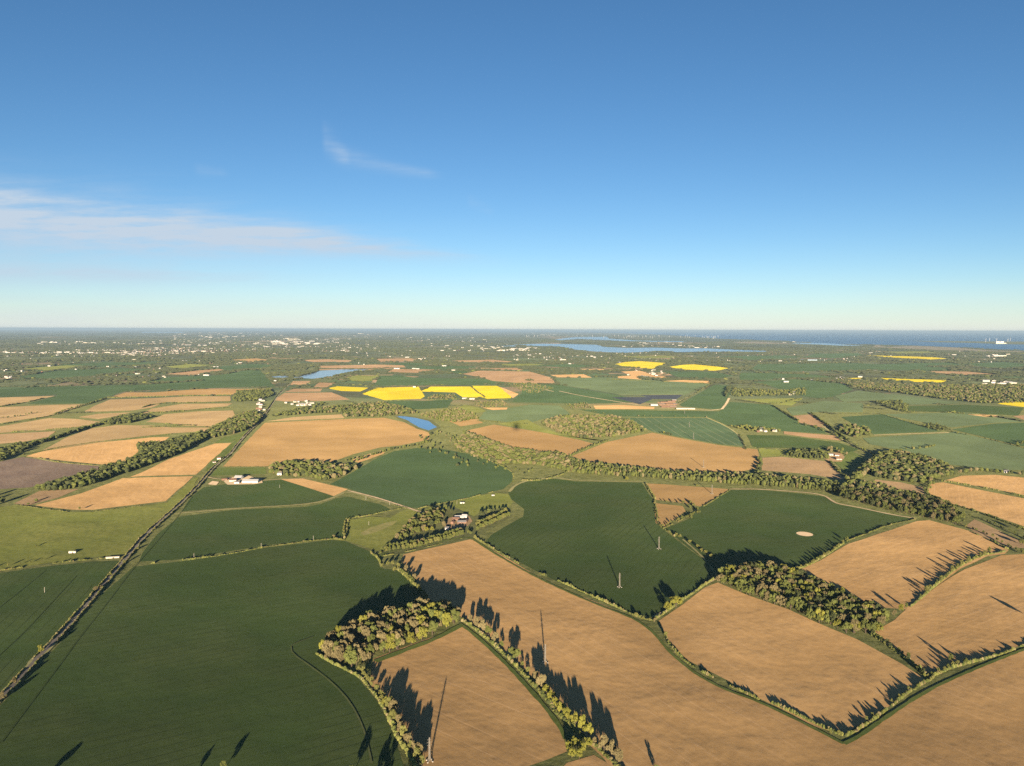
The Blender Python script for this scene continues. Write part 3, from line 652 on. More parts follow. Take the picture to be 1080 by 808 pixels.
track([(203, 524), (190, 542), (165, 572), (140, 600), (110, 640), (84, 672), (64, 700), (30, 745), (0, 785)], 1.0, 'rut', 'dark wheel track parallel to the road')
track([(-10, 648), (20, 625), (48, 602)], 1.0, 'rut', 'dark wheel track in the left wheat field')
track([(-10, 700), (25, 668), (58, 632), (80, 608)], 1.0, 'rut', 'dark wheel track nearer the road')
track([(208, 501), (150, 503), (120, 507)], 5, 'verge', 'grass line between the two left tan fields')
F('track', [(236, 508), (240, 504), (262, 501.5), (268, 504), (276, 505), (277, 509.5), (268, 511), (240, 511.5)], 'pale concrete farmyard around the white barns', name='yard', keep=False)
F('heap', [(219, 511), (224, 507.5), (231, 508.5), (228, 512)], 'pale heap of chalk left of the farmyard', name='heap', keep=False)
F('brown', [(470, 556), (474, 547), (484, 543.5), (494, 545), (497, 550), (492, 555), (480, 558)], 'brown yard between the hamlet houses', name='yard', keep=False)
F('brown', [(870, 484), (873, 478), (886, 477.5), (890, 482), (887, 487), (876, 487)], 'brown yard at the right farm', name='yard', keep=False)
track([(277, 507), (296, 505.5), (330, 504.5)], 4, 'track', 'pale drive right of the white barns', 'drive')
track([(214, 502), (226, 505), (238, 506)], 4, 'track', 'pale drive from the road to the barns', 'drive')
for px in ([(15, 398), (60, 391), (130, 388), (160, 390), (110, 395), (60, 400)], [(150, 404), (175, 398), (230, 396), (262, 390), (272, 391), (255, 399), (215, 401)], [(225, 388), (262, 384), (290, 385), (282, 388), (240, 391)],
           [(60, 385), (110, 382), (170, 382.5), (150, 385), (90, 387)], [(390, 384), (425, 382.5), (450, 383.5), (440, 386)], [(430, 387), (480, 386), (508, 387), (485, 390), (440, 389)], [(460, 391), (486, 391), (500, 392), (484, 394.5)],
           [(700, 392), (745, 392), (775, 396), (760, 399), (715, 398)], [(560, 386), (600, 384), (630, 386), (610, 388)], [(860, 373), (905, 372.5), (912, 375), (880, 378), (845, 377)], [(1010, 384), (1060, 382), (1090, 385), (1060, 389)],
           [(925, 384), (1000, 382.5), (1020, 385), (960, 387)], [(760, 376), (830, 374.8), (850, 377), (790, 380)]):
    F('wheatb', px, 'far green field among the distant hedgerows')
for px in ([(20, 389), (70, 385.5), (95, 386), (50, 391)], [(170, 387), (200, 384), (225, 385), (190, 389)], [(362, 399), (375, 396), (400, 396.5), (392, 402), (372, 402)], [(520, 384.5), (560, 383.5), (575, 385), (540, 386.5)], [(650, 376), (700, 375), (720, 377), (680, 378.5)], [(930, 371), (980, 370.5), (990, 372.5), (950, 373.5)]):
    F('grass', px, 'far light green meadow among the distant hedgerows')

# ------------------------------------------------------------------ trees
# every tree is first planned as (x, y, H, R, kind, label), then the 300 that show largest become objects
TREES = []
def plan(x, y, H, R, kind, label): TREES.append((x, y, H, R, kind, label))
KW = {'olive': 'olive', 'tan': 'pale tan', 'lime': 'lime green', 'dark': 'dark green', 'hedge': 'yellowish'}
def pick(mix):
    r = rnd.random()*sum(mix.values())
    for k, v in mix.items():
        r -= v
        if r <= 0: return k
    return k
def tree(px, py, H, kind, label=None, R=None, where='beside the fields'):
    x, y = gp(px, py); plan(x, y, H, R or H*.42, kind, label or f'{KW[kind]} tree {where}')
def row(px, step, H, mix, where, jit=2.0, var=.25, asp=.42, gap=0.0):
    P = resample(wpoly(px), step)
    for x, y in P:
        if rnd.random() < gap: continue
        h = H*(1+rnd.uniform(-var, var)); k = pick(mix)
        plan(x+rnd.gauss(0, jit), y+rnd.gauss(0, jit), h, h*asp*rnd.uniform(.85, 1.2), k, f'{KW[k]} tree {where}')
def wood(px, spacing, H, mix, where, asp=.40, var=.30, avoid=None):
    w_ = np.array(wpoly(px)); x0, y0 = w_.min(0); x1, y1 = w_.max(0)
    nx = int((x1-x0)/spacing)+1; ny = int((y1-y0)/(spacing*.87))+1
    gx, gy = np.meshgrid(np.arange(nx), np.arange(ny))
    X = x0+(gx+.5*(gy % 2))*spacing; Y = y0+gy*spacing*.87
    P = np.c_[X.ravel(), Y.ravel()]+nrg.normal(0, spacing*.25, (X.size, 2))
    P = P[pts_in_poly(P, w_)]
    for x, y in P:
        h = H*(1+rnd.uniform(-var, var)); k = pick(mix)
        sz = 'tall ' if h > H*1.08 else ('low ' if h < H*.92 else '')
        fx = (x-x0)/max(1, x1-x0); fy = (y-y0)/max(1, y1-y0)
        zn = ('left', 'centre', 'right')[min(2, int(fx*3))]; dp = 'front ' if fy < .5 else 'back '
        wh = where.replace('in the ', f'{dp}{zn} of the ', 1) if where.startswith('in the ') else where
        plan(x, y, h, h*asp*rnd.uniform(.75, 1.3), k, f'{sz}{KW[k]} tree {wh}')

wood([(333, 689), (345, 681), (365, 670), (400, 656), (440, 644), (472, 641), (486, 655), (440, 679), (396, 694), (385, 706), (362, 705)], 10.0, 18.5, {'tan': 5, 'olive': 3.4, 'lime': 1.0, 'dark': .3}, 'in the wood beside the dark wheat', asp=.42)
wood([(758, 608), (775, 602), (800, 600), (833, 607), (880, 627), (920, 645), (936, 657), (924, 671), (895, 669), (860, 657), (830, 643), (787, 628), (757, 614)], 10.2, 15.5, {'tan': 3, 'olive': 6, 'lime': 1.6, 'dark': 1}, 'in the long wood above tan field', asp=.50)
wood([(885, 519), (897, 512), (925, 514), (960, 523), (1000, 535), (1016, 546), (1016, 555), (985, 549), (940, 540), (905, 531), (888, 527)], 11.5, 16, {'tan': 2.5, 'olive': 5, 'dark': 2.5}, 'in the tall wood behind the track', asp=.40)
wood([(925, 482), (945, 477), (975, 484), (1000, 493), (1008, 501), (985, 506), (972, 511), (925, 504), (915, 498), (908, 506), (890, 508), (905, 498)], 13, 14, {'olive': 5, 'dark': 4, 'tan': 2}, 'in the broad wood behind fields', asp=.45)
row([(1000, 500), (1030, 497), (1055, 499), (1080, 501)], 14, 11, {'olive': 3, 'tan': 1, 'dark': 2}, 'along the top of the right tan field')
wood([(600, 487), (650, 494), (705, 500), (777, 503), (830, 506), (885, 512), (885, 522), (835, 515), (770, 511), (680, 504), (640, 502), (607, 500)], 11.5, 14, {'olive': 6, 'tan': 1, 'dark': 3}, 'in the belt below orange fields', asp=.30)
tree(661, 507, 11, 'lime', 'lime green round tree at the foot of the poplar belt', R=7)
tree(735, 513, 5, 'lime', R=3.5, where='at the foot of the poplar belt')
wood([(491, 457), (515, 466), (535, 474), (570, 479), (590, 481), (600, 484), (607, 500), (590, 495), (560, 490), (530, 490), (500, 482), (478, 470), (486, 462)], 14, 11, {'olive': 6, 'tan': 4, 'dark': 1}, 'in the valley scrub below the bright orange field', asp=.55)
row([(489, 456), (514, 464), (533, 472), (569, 478), (587, 478), (600, 484)], 11, 9, {'dark': 3, 'olive': 3}, 'on the lower edge of the bright orange field', asp=.5)
row([(455, 458), (452, 465), (456, 476), (475, 480), (495, 492)], 22, 9, {'olive': 4, 'dark': 3}, 'scattered right of the pond', jit=18)
row([(462, 455), (480, 462), (490, 478), (520, 492), (560, 500)], 24, 8, {'olive': 4, 'dark': 2, 'tan': 1}, 'scattered in the valley meadow', jit=15)
wood([(570, 447), (590, 440), (615, 439), (650, 441), (668, 446), (682, 455), (650, 461), (615, 463), (590, 457)], 17, 13, {'tan': 4, 'olive': 5, 'dark': 1.5}, 'in the round tan wood above the orange fields', asp=.5)
wood([(37, 517), (75, 506), (105, 496), (130, 489), (150, 479), (180, 466), (213, 457), (220, 461), (190, 478), (160, 490), (120, 503), (90, 514), (60, 519)], 14, 14, {'olive': 4, 'dark': 5}, 'in the long belt at the left', asp=.42)
wood([(145, 470), (170, 468), (175, 473), (168, 480), (147, 480)], 11, 14, {'dark': 3, 'olive': 2}, 'in the square plantation at the left', asp=.34)
wood([(216, 456), (235, 446), (255, 437), (268, 433), (277, 441), (265, 452), (245, 458), (225, 462)], 15, 12, {'olive': 5, 'dark': 3, 'tan': 1}, 'along the road at the left', asp=.5)
wood([(-30, 485), (0, 474), (25, 467), (36, 471), (15, 481), (0, 487)], 16, 10, {'olive': 4, 'dark': 4}, 'in the scrub at the left edge', asp=.5)
row([(30, 470), (60, 462), (90, 452), (120, 444), (155, 440)], 11, 11, {'dark': 5, 'olive': 4}, 'in the long hedgerow at the left', asp=.5, jit=6)
row([(33, 469), (62, 461), (92, 451), (122, 443)], 13, 10, {'dark': 5, 'olive': 4}, 'in the long hedgerow at the left', asp=.5, jit=6)
wood([(108, 447), (125, 440), (150, 437), (160, 441), (140, 446), (115, 449)], 17, 12, {'dark': 5, 'olive': 3}, 'in the copse between the left tan fields', asp=.5)
row([(56, 438), (66, 434), (76, 431), (90, 427), (100, 424), (112, 420)], 14, 9, {'dark': 5, 'olive': 3}, 'between far left tan fields', asp=.5, jit=5)
row([(-5, 442), (20, 439), (34, 436)], 22, 9, {'dark': 5, 'olive': 3}, 'on the scrub island at the left', asp=.5, jit=12)
wood([(245, 420), (250, 413), (285, 411), (289, 417), (270, 423), (248, 424)], 18, 12, {'olive': 5, 'dark': 4}, 'in the copse left of the village', asp=.5)
wood([(300, 439), (330, 432), (360, 428), (400, 425), (425, 430), (440, 436), (416, 438), (400, 440), (364, 440), (358, 435), (320, 437)], 20, 13, {'olive': 5, 'dark': 3, 'tan': 2}, 'in the wood behind the large orange field', asp=.5)
wood([(285, 440), (300, 434), (340, 425), (345, 427), (305, 438)], 26, 10, {'olive': 5, 'dark': 3}, 'in the wood behind the large orange field', asp=.5)
wood([(440, 438), (480, 431), (500, 437), (504, 442), (480, 446), (465, 444), (452, 441)], 18, 11, {'olive': 5, 'tan': 3}, 'in the wood right of the blue pond', asp=.5)
wood([(283, 499), (285, 493), (300, 489), (330, 489), (365, 493), (375, 492), (377, 495), (360, 503), (345, 508), (320, 503), (300, 503)], 15, 12, {'olive': 6, 'dark': 2, 'tan': 2}, 'in the farm wood right of the white barns', asp=.5)
row([(372, 488), (395, 480), (415, 474), (440, 470), (452, 466)], 15, 9, {'olive': 4, 'dark': 2}, 'along the bottom of the large orange field', asp=.45, gap=.2)
row([(366, 486), (385, 482), (410, 475)], 14, 7, {'olive': 4, 'tan': 2}, 'along the bottom of the large orange field', asp=.5, gap=.2)
# hamlet
row([(403, 583), (440, 578), (470, 570), (487, 565)], 8.5, 12, {'olive': 6, 'hedge': 3}, 'in the double row before the hamlet', jit=1.2, var=.12, asp=.42)
row([(407, 580), (440, 575), (470, 567), (486, 562)], 9, 12, {'olive': 6, 'tan': 2}, 'in the double row before the hamlet', jit=1.2, var=.12, asp=.42)
row([(503, 560), (520, 552), (536, 545)], 8, 11, {'olive': 6, 'hedge': 3}, 'in the row right of the hamlet', jit=1.5, var=.15, asp=.5)
row([(503, 555), (520, 548), (533, 541)], 9, 11, {'olive': 6, 'hedge': 3}, 'in the row right of the hamlet', jit=1.5, var=.15, asp=.5)
wood([(415, 570), (430, 556), (440, 547), (455, 540), (468, 541), (465, 552), (445, 562), (425, 571)], 13, 12, {'olive': 5, 'tan': 2, 'dark': 1}, 'in the garden left of the hamlet', asp=.5)
tree(449, 561, 11, 'lime', 'lime green spreading tree left of the hamlet houses', R=8)
tree(456, 560, 9, 'lime', 'smaller lime green tree nearest the hamlet houses', R=6)
row([(450, 541), (470, 538), (476, 541)], 12, 12, {'dark': 4, 'olive': 1}, 'in the dark row behind the hamlet')
row([(506, 545), (520, 541), (530, 540)], 10, 11, {'dark': 4, 'olive': 1}, 'in the dark row behind the right tree row')
tree(496, 565, 10, 'olive', where='at the corner of the huge tan field'); tree(501, 568, 8, 'hedge', where='at the corner of the huge tan field')
tree(468, 556, 13, 'tan', 'tall tan tree left of the white cottage'); tree(494, 563, 9, 'olive', where='in front of the hamlet')
for a in ((403, 599, 8), (409, 597, 9), (414, 597, 10), (420, 600, 11), (416, 603, 9)): tree(a[0], a[1], a[2], 'hedge', where='in the clump left of the tan field')
row([(424, 604), (431, 611), (438, 618), (444, 624), (449, 631)], 10, 8, {'hedge': 3, 'olive': 3}, 'along the left edge of the tan field', jit=1.5)
tree(428, 604, 13, 'tan', where='beside the left edge of the tan field'); tree(437, 613, 13, 'tan', where='beside the left edge of the tan field')
tree(401, 586, 9, 'olive', where='left end of the double row')
# hedge trees of the bottom centre hedge
for a, b, h, k in ((496, 657, 12, 'tan'), (503, 662, 16, 'tan'), (509, 667, 18, 'tan'), (515, 672, 16, 'olive'), (522, 678, 15, 'tan'), (529, 683, 9, 'olive'), (540, 693, 14, 'olive'), (545, 697, 16, 'olive'), (551, 703, 7, 'olive'), (557, 710, 8, 'hedge'),
                   (565, 720, 14, 'tan'), (571, 727, 18, 'tan'), (576, 733, 13, 'lime'), (581, 740, 14, 'lime'), (586, 747, 13, 'lime'), (591, 753, 14, 'lime'), (598, 761, 16, 'lime'), (607, 766, 16, 'lime'), (614, 772, 17, 'lime'), (621, 778, 16, 'lime'), (627, 785, 8, 'tan'), (637, 793, 17, 'tan'), (645, 798, 16, 'tan'), (652, 805, 15, 'tan')):
    tree(a, b, h, k, where='in the hedge at the bottom centre')
for a, b in ((600, 792), (607, 788), (614, 793), (621, 788), (611, 800), (603, 799)): tree(a, b, 10, 'lime', where='in the clump at the bottom corner', R=5.5)
# left hedge of the enclosed field
row([(378, 709), (392, 722), (401, 735), (409, 745)], 8, 8, {'hedge': 4, 'olive': 2}, 'in the curving hedge beside the dark wheat', jit=1.5, asp=.45)
row([(409, 745), (415, 757), (420, 768), (427, 780), (437, 795), (446, 808)], 8.5, 12.5, {'hedge': 3, 'tan': 3, 'lime': 1}, 'in the curving hedge beside the dark wheat', jit=1.5, asp=.4, var=.3)
# bottom edge and beyond it
for a, b, h in ((371, 822, 13), (396, 826, 12), (402, 832, 13), (425, 838, 16), (435, 830, 15), (46, 822, 9), (36, 830, 10), (200, 822, 8), (236, 812, 9), (692, 815, 8), (1092, 655, 14), (1100, 576, 12), (1088, 575, 14)):
    tree(a, b, h, 'olive', where='at the edge of the photo')
tree(1075, 560, 13, 'olive', 'olive tree at the right edge beside the tan field', R=7); tree(1078, 575, 12, 'hedge', 'yellowish tree at the right edge behind the brown strip', R=7)
# single trees
tree(713, 640, 17, 'lime', 'big yellow green tree at the foot of the pylon field', R=12.5); tree(704, 644, 14, 'lime', 'lower lime green tree beside the big one', R=8.5)
tree(671, 651, 7, 'hedge', 'small round tree on the long hedge', R=4); tree(678, 653, 4.5, 'hedge', where='on the long hedge', R=3.5); tree(685, 655, 4.5, 'hedge', where='on the long hedge', R=3.5)
tree(702, 672, 8, 'hedge', 'yellowish bush tree where two hedges meet', R=3.5); tree(691, 655, 5, 'tan', where='on the long hedge', R=3)
for i, (a, b) in enumerate(((713, 565.5), (717, 567), (727.5, 573), (735.6, 578), (740, 582), (744, 584), (750, 588))): tree(a, b, 7, 'hedge', R=4.6, where='in the short row of round trees')
tree(893, 571, 10, 'olive', 'lone olive tree in the hedge above the tan field', R=4.5); tree(889, 573, 7, 'hedge', where='next to the lone olive tree')
row([(836, 602), (850, 598), (866, 590), (885, 577)], 13, 7, {'hedge': 4, 'olive': 3}, 'in the hedge above the tan field', jit=1)
row([(1042, 583), (1030, 589), (1015, 596), (1000, 607), (985, 618), (972, 629)], 13, 8, {'hedge': 4, 'olive': 3}, 'in the hedge casting long shadows', jit=1.5, var=.45, asp=.35)
for a, b, h, k in ((950, 646, 13, 'lime'), (943, 650, 10, 'tan'), (956, 642, 9, 'olive'), (934, 657, 11, 'olive'), (928, 662, 10, 'hedge')): tree(a, b, h, k, where='at the right end of the long wood')
row([(922, 671), (935, 680), (950, 690), (962, 700), (974, 712)], 10, 7, {'olive': 4, 'hedge': 2, 'dark': 3}, 'in the hedge between two tan fields', jit=1.5)
row([(978, 714), (990, 709), (1004, 704), (1018, 701)], 11, 6.5, {'hedge': 4, 'olive': 2}, 'at the hedge junction by the right edge', jit=1, var=.5)
for a, b, h in ((958, 729, 6), (948, 737, 6), (940, 741, 5), (920, 756, 5), (914, 760, 5), (884, 776, 6), (876, 775, 5)): tree(a, b, h, 'hedge', R=2, where='standing up from the right hand hedge')
tree(1003, 698, 11, 'olive', where='at the hedge junction by the right edge', R=4)
tree(43, 689, 11, 'lime', 'lime green round bush on the left verge of the road', R=5); tree(15, 722, 9, 'tan', 'tan round bush on the road verge near the left edge', R=4.5)
tree(2, 738, 9, 'tan', 'tan bush at the left edge by the road', R=4); tree(101, 623, 7, 'tan', 'broad tan bush across the road verge', R=5); tree(106, 621, 6, 'tan', where='across the road verge', R=4)
for a, b, h in ((117, 608, 7), (131, 595, 8), (145, 580, 6), (163, 559, 6)): tree(a, b, h, 'hedge', where='along the country road', R=3)
tree(38, 557+20, 5, 'olive', where='on the pasture edge', R=3)
row([(-5, 599), (15, 597), (45, 592)], 16, 6, {'hedge': 3, 'olive': 2}, 'on the pasture edge at the left', gap=.2)
tree(84, 538, 8, 'hedge', 'lone bush below the left tan field', R=4); tree(38, 529, 8, 'olive', where='below the tree belt', R=4); tree(30, 533, 7, 'olive', where='below the tree belt', R=4)
for a, b in ((-5, 533), (3, 530), (-8, 524), (-15, 530)): tree(a, b, 14, 'dark', where='at the left edge')
tree(352, 567, 6, 'tan', 'pale bush on the hedge bend above the dark field', R=3.5)
row([(365, 549), (362, 558), (362, 565)], 9, 5, {'hedge': 4}, 'in the short hedge left of the paddock', jit=1)
row([(697, 529), (715, 532), (728, 531)], 16, 7, {'olive': 3, 'tan': 2}, 'in the hedge between the small tan fields', jit=2, gap=.1)
row([(726, 531), (733, 537), (737, 541), (730, 547), (722, 548)], 14, 8, {'olive': 3, 'hedge': 2}, 'at the corner of the small tan fields', jit=4)
row([(700, 556), (712, 551), (722, 547), (730, 545)], 12, 6, {'olive': 3, 'hedge': 2}, 'below the smallest tan field', jit=2)
row([(682, 511), (686, 518), (691, 527), (692, 540), (697, 556)], 18, 4, {'hedge': 3}, 'beside the small tan fields', jit=2, gap=.3)
row([(1020, 557), (1040, 564), (1060, 574), (1080, 585)], 16, 7, {'olive': 3, 'hedge': 2}, 'above the striped tan field', jit=3)
row([(1022, 544), (1045, 552), (1070, 563), (1090, 573)], 14, 6, {'olive': 3, 'dark': 2}, 'below the rounded tan field', jit=3)
row([(979, 525), (976, 518), (981, 511), (996, 507)], 13, 7, {'olive': 3, 'dark': 2}, 'around the rounded tan field', jit=3)
row([(893, 505), (884, 497), (876, 488)], 14, 6, {'dark': 3, 'olive': 2}, 'beside the brown field', jit=2)
row([(801, 483), (801, 492), (799, 500), (803, 506)], 14, 9, {'olive': 3, 'dark': 2}, 'between the orange and the brown field', jit=4)
row([(602, 481), (615, 474), (628, 469), (640, 465)], 14, 6, {'dark': 3, 'olive': 2}, 'between the two orange fields', jit=2)
# middle distance
wood([(829, 481), (838, 476), (862, 476), (872, 481), (874, 485), (850, 484)], 14, 13, {'dark': 4, 'olive': 4}, 'in the plantation by the right farm', asp=.35)
row([(872, 478), (878, 474), (885, 476), (890, 479)], 18, 11, {'olive': 4, 'tan': 2}, 'around the right farm', jit=8)
wood([(768, 450), (790, 450), (825, 454), (822, 456), (790, 455)], 24, 10, {'hedge': 4, 'olive': 4}, 'in the line of gardens', asp=.5)
wood([(770, 416), (775, 410), (800, 411), (830, 412), (850, 409), (850, 417), (810, 418), (775, 419)], 28, 11, {'hedge': 2, 'olive': 6, 'dark': 2}, 'in the belt above the meadow', asp=.5)
wood([(882, 453), (895, 449), (915, 452), (920, 459), (900, 462)], 22, 12, {'dark': 2, 'olive': 5, 'tan': 2}, 'in the valley wood', asp=.5)
row([(855, 436), (862, 441), (872, 448), (884, 458), (895, 465)], 16, 9, {'dark': 4, 'olive': 2}, 'along the valley hedge', asp=.5)
row([(815, 428), (824, 433), (833, 439), (842, 444)], 16, 9, {'dark': 4, 'olive': 2}, 'along the left valley hedge', asp=.5)
row([(842, 447), (862, 451), (880, 459), (900, 469), (925, 483), (945, 490)], 22, 8, {'dark': 3, 'olive': 3}, 'along the valley lane', asp=.5, jit=8)
wood([(921, 424), (950, 423), (958, 428), (956, 435), (945, 433), (930, 428)], 24, 12, {'dark': 3, 'olive': 4}, 'in the copse below the far large wood', asp=.5)
wood([(882, 401), (920, 405), (980, 407), (1080, 406), (1130, 408), (1130, 424), (1040, 426), (1000, 422), (950, 415), (900, 409)], 27, 14, {'tan': 3, 'olive': 5, 'dark': 3}, 'in the far large wood', asp=.6)
row([(880, 437), (930, 436.5), (960, 436), (1010, 434)], 26, 8, {'olive': 3, 'dark': 2}, 'in the far hedge at the right', gap=.25)
wood([(968, 449), (985, 447), (1000, 451), (1004, 454), (990, 455)], 22, 9, {'dark': 3, 'olive': 3}, 'between the wide green fields')
row([(930, 437), (950, 443), (970, 449)], 24, 7, {'dark': 3, 'olive': 3}, 'between the dark green fields', gap=.3)
row([(1004, 456), (1040, 463), (1070, 470), (1085, 474)], 20, 7, {'dark': 5, 'olive': 1}, 'along the right green field', gap=.4)
row([(958, 474), (970, 474), (985, 471)], 16, 9, {'olive': 3, 'hedge': 2}, 'standing in the wide green field', jit=5)
row([(1070, 470), (1085, 467)], 14, 10, {'olive': 4, 'dark': 3}, 'at the right edge', jit=8)
wood([(595, 427), (618, 425), (626, 431), (602, 431)], 24, 9, {'tan': 3, 'olive': 4}, 'left of the tan strip', asp=.5)
wood([(449, 421), (456, 417), (480, 416), (482, 421)], 26, 10, {'tan': 3, 'olive': 4}, 'below the yellow fields', asp=.5)
wood([(532, 405), (560, 404), (585, 410), (562, 416), (550, 413)], 30, 9, {'tan': 3, 'olive': 5}, 'right of the yellow fields', asp=.5)
wood([(500, 424), (530, 423), (536, 428), (512, 431), (500, 428)], 24, 9, {'tan': 3, 'olive': 5}, 'around the light meadow', asp=.5)
wood([(474, 440), (500, 438), (505, 441), (480, 444)], 20, 9, {'tan': 3, 'olive': 5}, 'around the light meadow', asp=.5)
wood([(553, 401.3), (560, 400.6), (565, 401.6), (558, 402.3)], 24, 12, {'dark': 3}, 'copse in the pinkish field')
row([(497, 408), (502, 413), (511, 419)], 30, 9, {'dark': 3}, 'between the yellow fields', asp=.5)
wood([(765, 411), (768, 408), (771, 407), (770, 413), (766, 419), (764, 419)], 20, 14, {'dark': 3}, 'in the dark clump on the lane', asp=.4)
row([(716, 425), (733, 416), (752, 404)], 26, 9, {'dark': 3, 'olive': 2}, 'along the pale lane', gap=.3)
row([(655, 439.5), (700, 439), (745, 440)], 30, 6, {'olive': 2, 'tan': 2}, 'above the striped field', gap=.3)
row([(698, 457), (703, 458), (708, 459)], 12, 9, {'dark': 2, 'lime': 1}, 'above the large orange field')
row([(780, 459), (786, 471), (787, 474)], 16, 5, {'dark': 3}, 'right of the striped field')

# ---- prototypes (detailed), shared by the individual trees
def crown_clumps(rg, n, kind):
    C = []; Rr = []
    for i in range(n):
        a = i*2.399+rg.uniform(-.4, .4); z = rg.uniform(.34, .93); prof = math.sin(math.pi*min(1, max(.12, (z-.12)/.95)))**.7
        rr = prof*rg.uniform(.35, .78)
        C.append((math.cos(a)*rr, math.sin(a)*rr, z)); s = rg.uniform(.24, .40)*(1.05-.35*z); Rr.append((s, s, s*.62))
    C.append((0, 0, .86)); Rr.append((.3, .3, .16)); C.append((0, 0, .6)); Rr.append((.55, .55, .26))
    return np.array(C), np.array(Rr)
def proto(kind, seed):
    """unit tree: height 1, crown radius 1 (scaled later to R,R,H)"""
    rg = np.random.default_rng(seed)
    tr = MB(); tr.tube((0, 0, -.05), (.03, .02, .45), .085, .05, 7)
    C, Rr = crown_clumps(rg, 11 if kind != 'tan' else 13, kind)
    for c in C[:7]:
        mid = (c[0]*.45, c[1]*.45, .2+.4*c[2]); tr.tube((.02, .01, .22), mid, .045, .03, 5); tr.tube(mid, (c[0]*.95, c[1]*.95, c[2]), .03, .01, 5)
    cr = MB()
    nper = 105 if kind != 'tan' else 95
    for c, r in zip(C, Rr):
        d = rg.normal(size=(nper, 3)); d /= np.linalg.norm(d, axis=1, keepdims=True)
        d[:, 2] = np.where(d[:, 2] < -.5, -d[:, 2], d[:, 2])
        k = rg.uniform(.72, 1.1, (nper, 1)); P = c+d*r*k
        if kind == 'tan':   # upright twiggy sprays with gaps between them
            P = P[rg.random(nper) < .8]; m = len(P)
            base = c+np.array((0, 0, -r[2]*1.1)); T = P-base
            T[:, 2] += .10
            L = rg.uniform(.5, 1.0, (m, 1)); w_ = np.cross(T, rg.normal(size=(m, 3))); w_ /= np.linalg.norm(w_, axis=1, keepdims=True); w_ *= rg.uniform(.02, .05, (m, 1))
            A = P-T*L*.45; B = P+T*.12
            V = np.stack([A-w_*.5, A+w_*.5, B+w_*1.3, B-w_*1.3], 1).reshape(-1, 3); cr.add(V, Q=np.arange(4*m).reshape(m, 4), m=0)
            sel = rg.random(m) < .55
            V, Q = cards(P[sel], d[:m][sel]+rg.normal(0, .5, (sel.sum(), 3)), .095, rg, .7); cr.add(V, Q=Q)
        else:
            V, Q = cards(P, d+rg.normal(0, .45, (nper, 3)), .15, rg, .55); cr.add(V, Q=Q)
    # loose outer sprays give the uneven outline
    return tr, cr
PROT = {}
for k in ('olive', 'tan', 'lime', 'dark', 'hedge'):
    PROT[k] = []
    for s_ in range(4):
        tr, cr = proto(k, 100+s_*7+KI[k])
        a = tr.build('trunk', [MAT['bark']]); b = cr.build('crown', [MAT[LEAF[KI[k]]]])
        PROT[k].append((a.data, b.data)); bpy.data.objects.remove(a); bpy.data.objects.remove(b)

ORD = ['first', 'second', 'third', 'fourth', 'fifth', 'sixth', 'seventh', 'eighth', 'ninth', 'tenth', 'eleventh', 'twelfth']
def ordinal(i, n):
    if i == 0: return 'leftmost'
    if i == n-1: return 'rightmost'
    return ORD[i]+' from left' if i < 12 else f'{i+1}th from left'
LABELLED = {}
def note(o, label, px): LABELLED.setdefault(label, []).append((px, o))
def settle_labels():
    for lab, l in LABELLED.items():
        l.sort(key=lambda t: t[0])
        for i, (px, o) in enumerate(l):
            if len(l) > 1: o['label'] = f'{ordinal(i, len(l))} {lab}'; o['group'] = o.get('group') or lab
            else: o['label'] = lab
            if len(o['label'].split()) > 16: print('LONG', o['label'])
TA = np.array([(t[0], t[1]) for t in TREES]); PXY = to_px(TA)
dist = np.hypot(TA[:, 0], TA[:, 1])
app = np.array([t[2]*t[3]**.5 for t in TREES])/dist
vis = (PXY[:, 0] > -12) & (PXY[:, 0] < 1092) & (PXY[:, 1] < 806+8)
order = np.argsort(-(app+vis*1.0))
NIND = 290
ind = set(order[:NIND].tolist())
edge = set(i for i, t in enumerate(TREES) if t[5].endswith('edge of the photo'))
rest = []
for i, t in enumerate(TREES):
    x, y, H, R, kind, label = t
    if i not in ind or i in edge: rest.append(i); continue
    o = empty('broadleaf_tree', (x, y, .15), rnd.uniform(0, 6.28))
    tag(o, label, 'tree'); note(o, label, PXY[i, 0])
    where_ = label.split(' tree ', 1)
    if len(where_) > 1: o['group'] = 'trees '+where_[1]
    o.scale = (R, R, H)
    for nm, me in zip(('trunk', 'crown'), rnd.choice(PROT[kind])):
        c = bpy.data.objects.new(nm, me); COL.objects.link(c); c.parent = o
def near_label(i): return TREES[i][5]
print('trees planned', len(TREES), 'as objects', NIND)

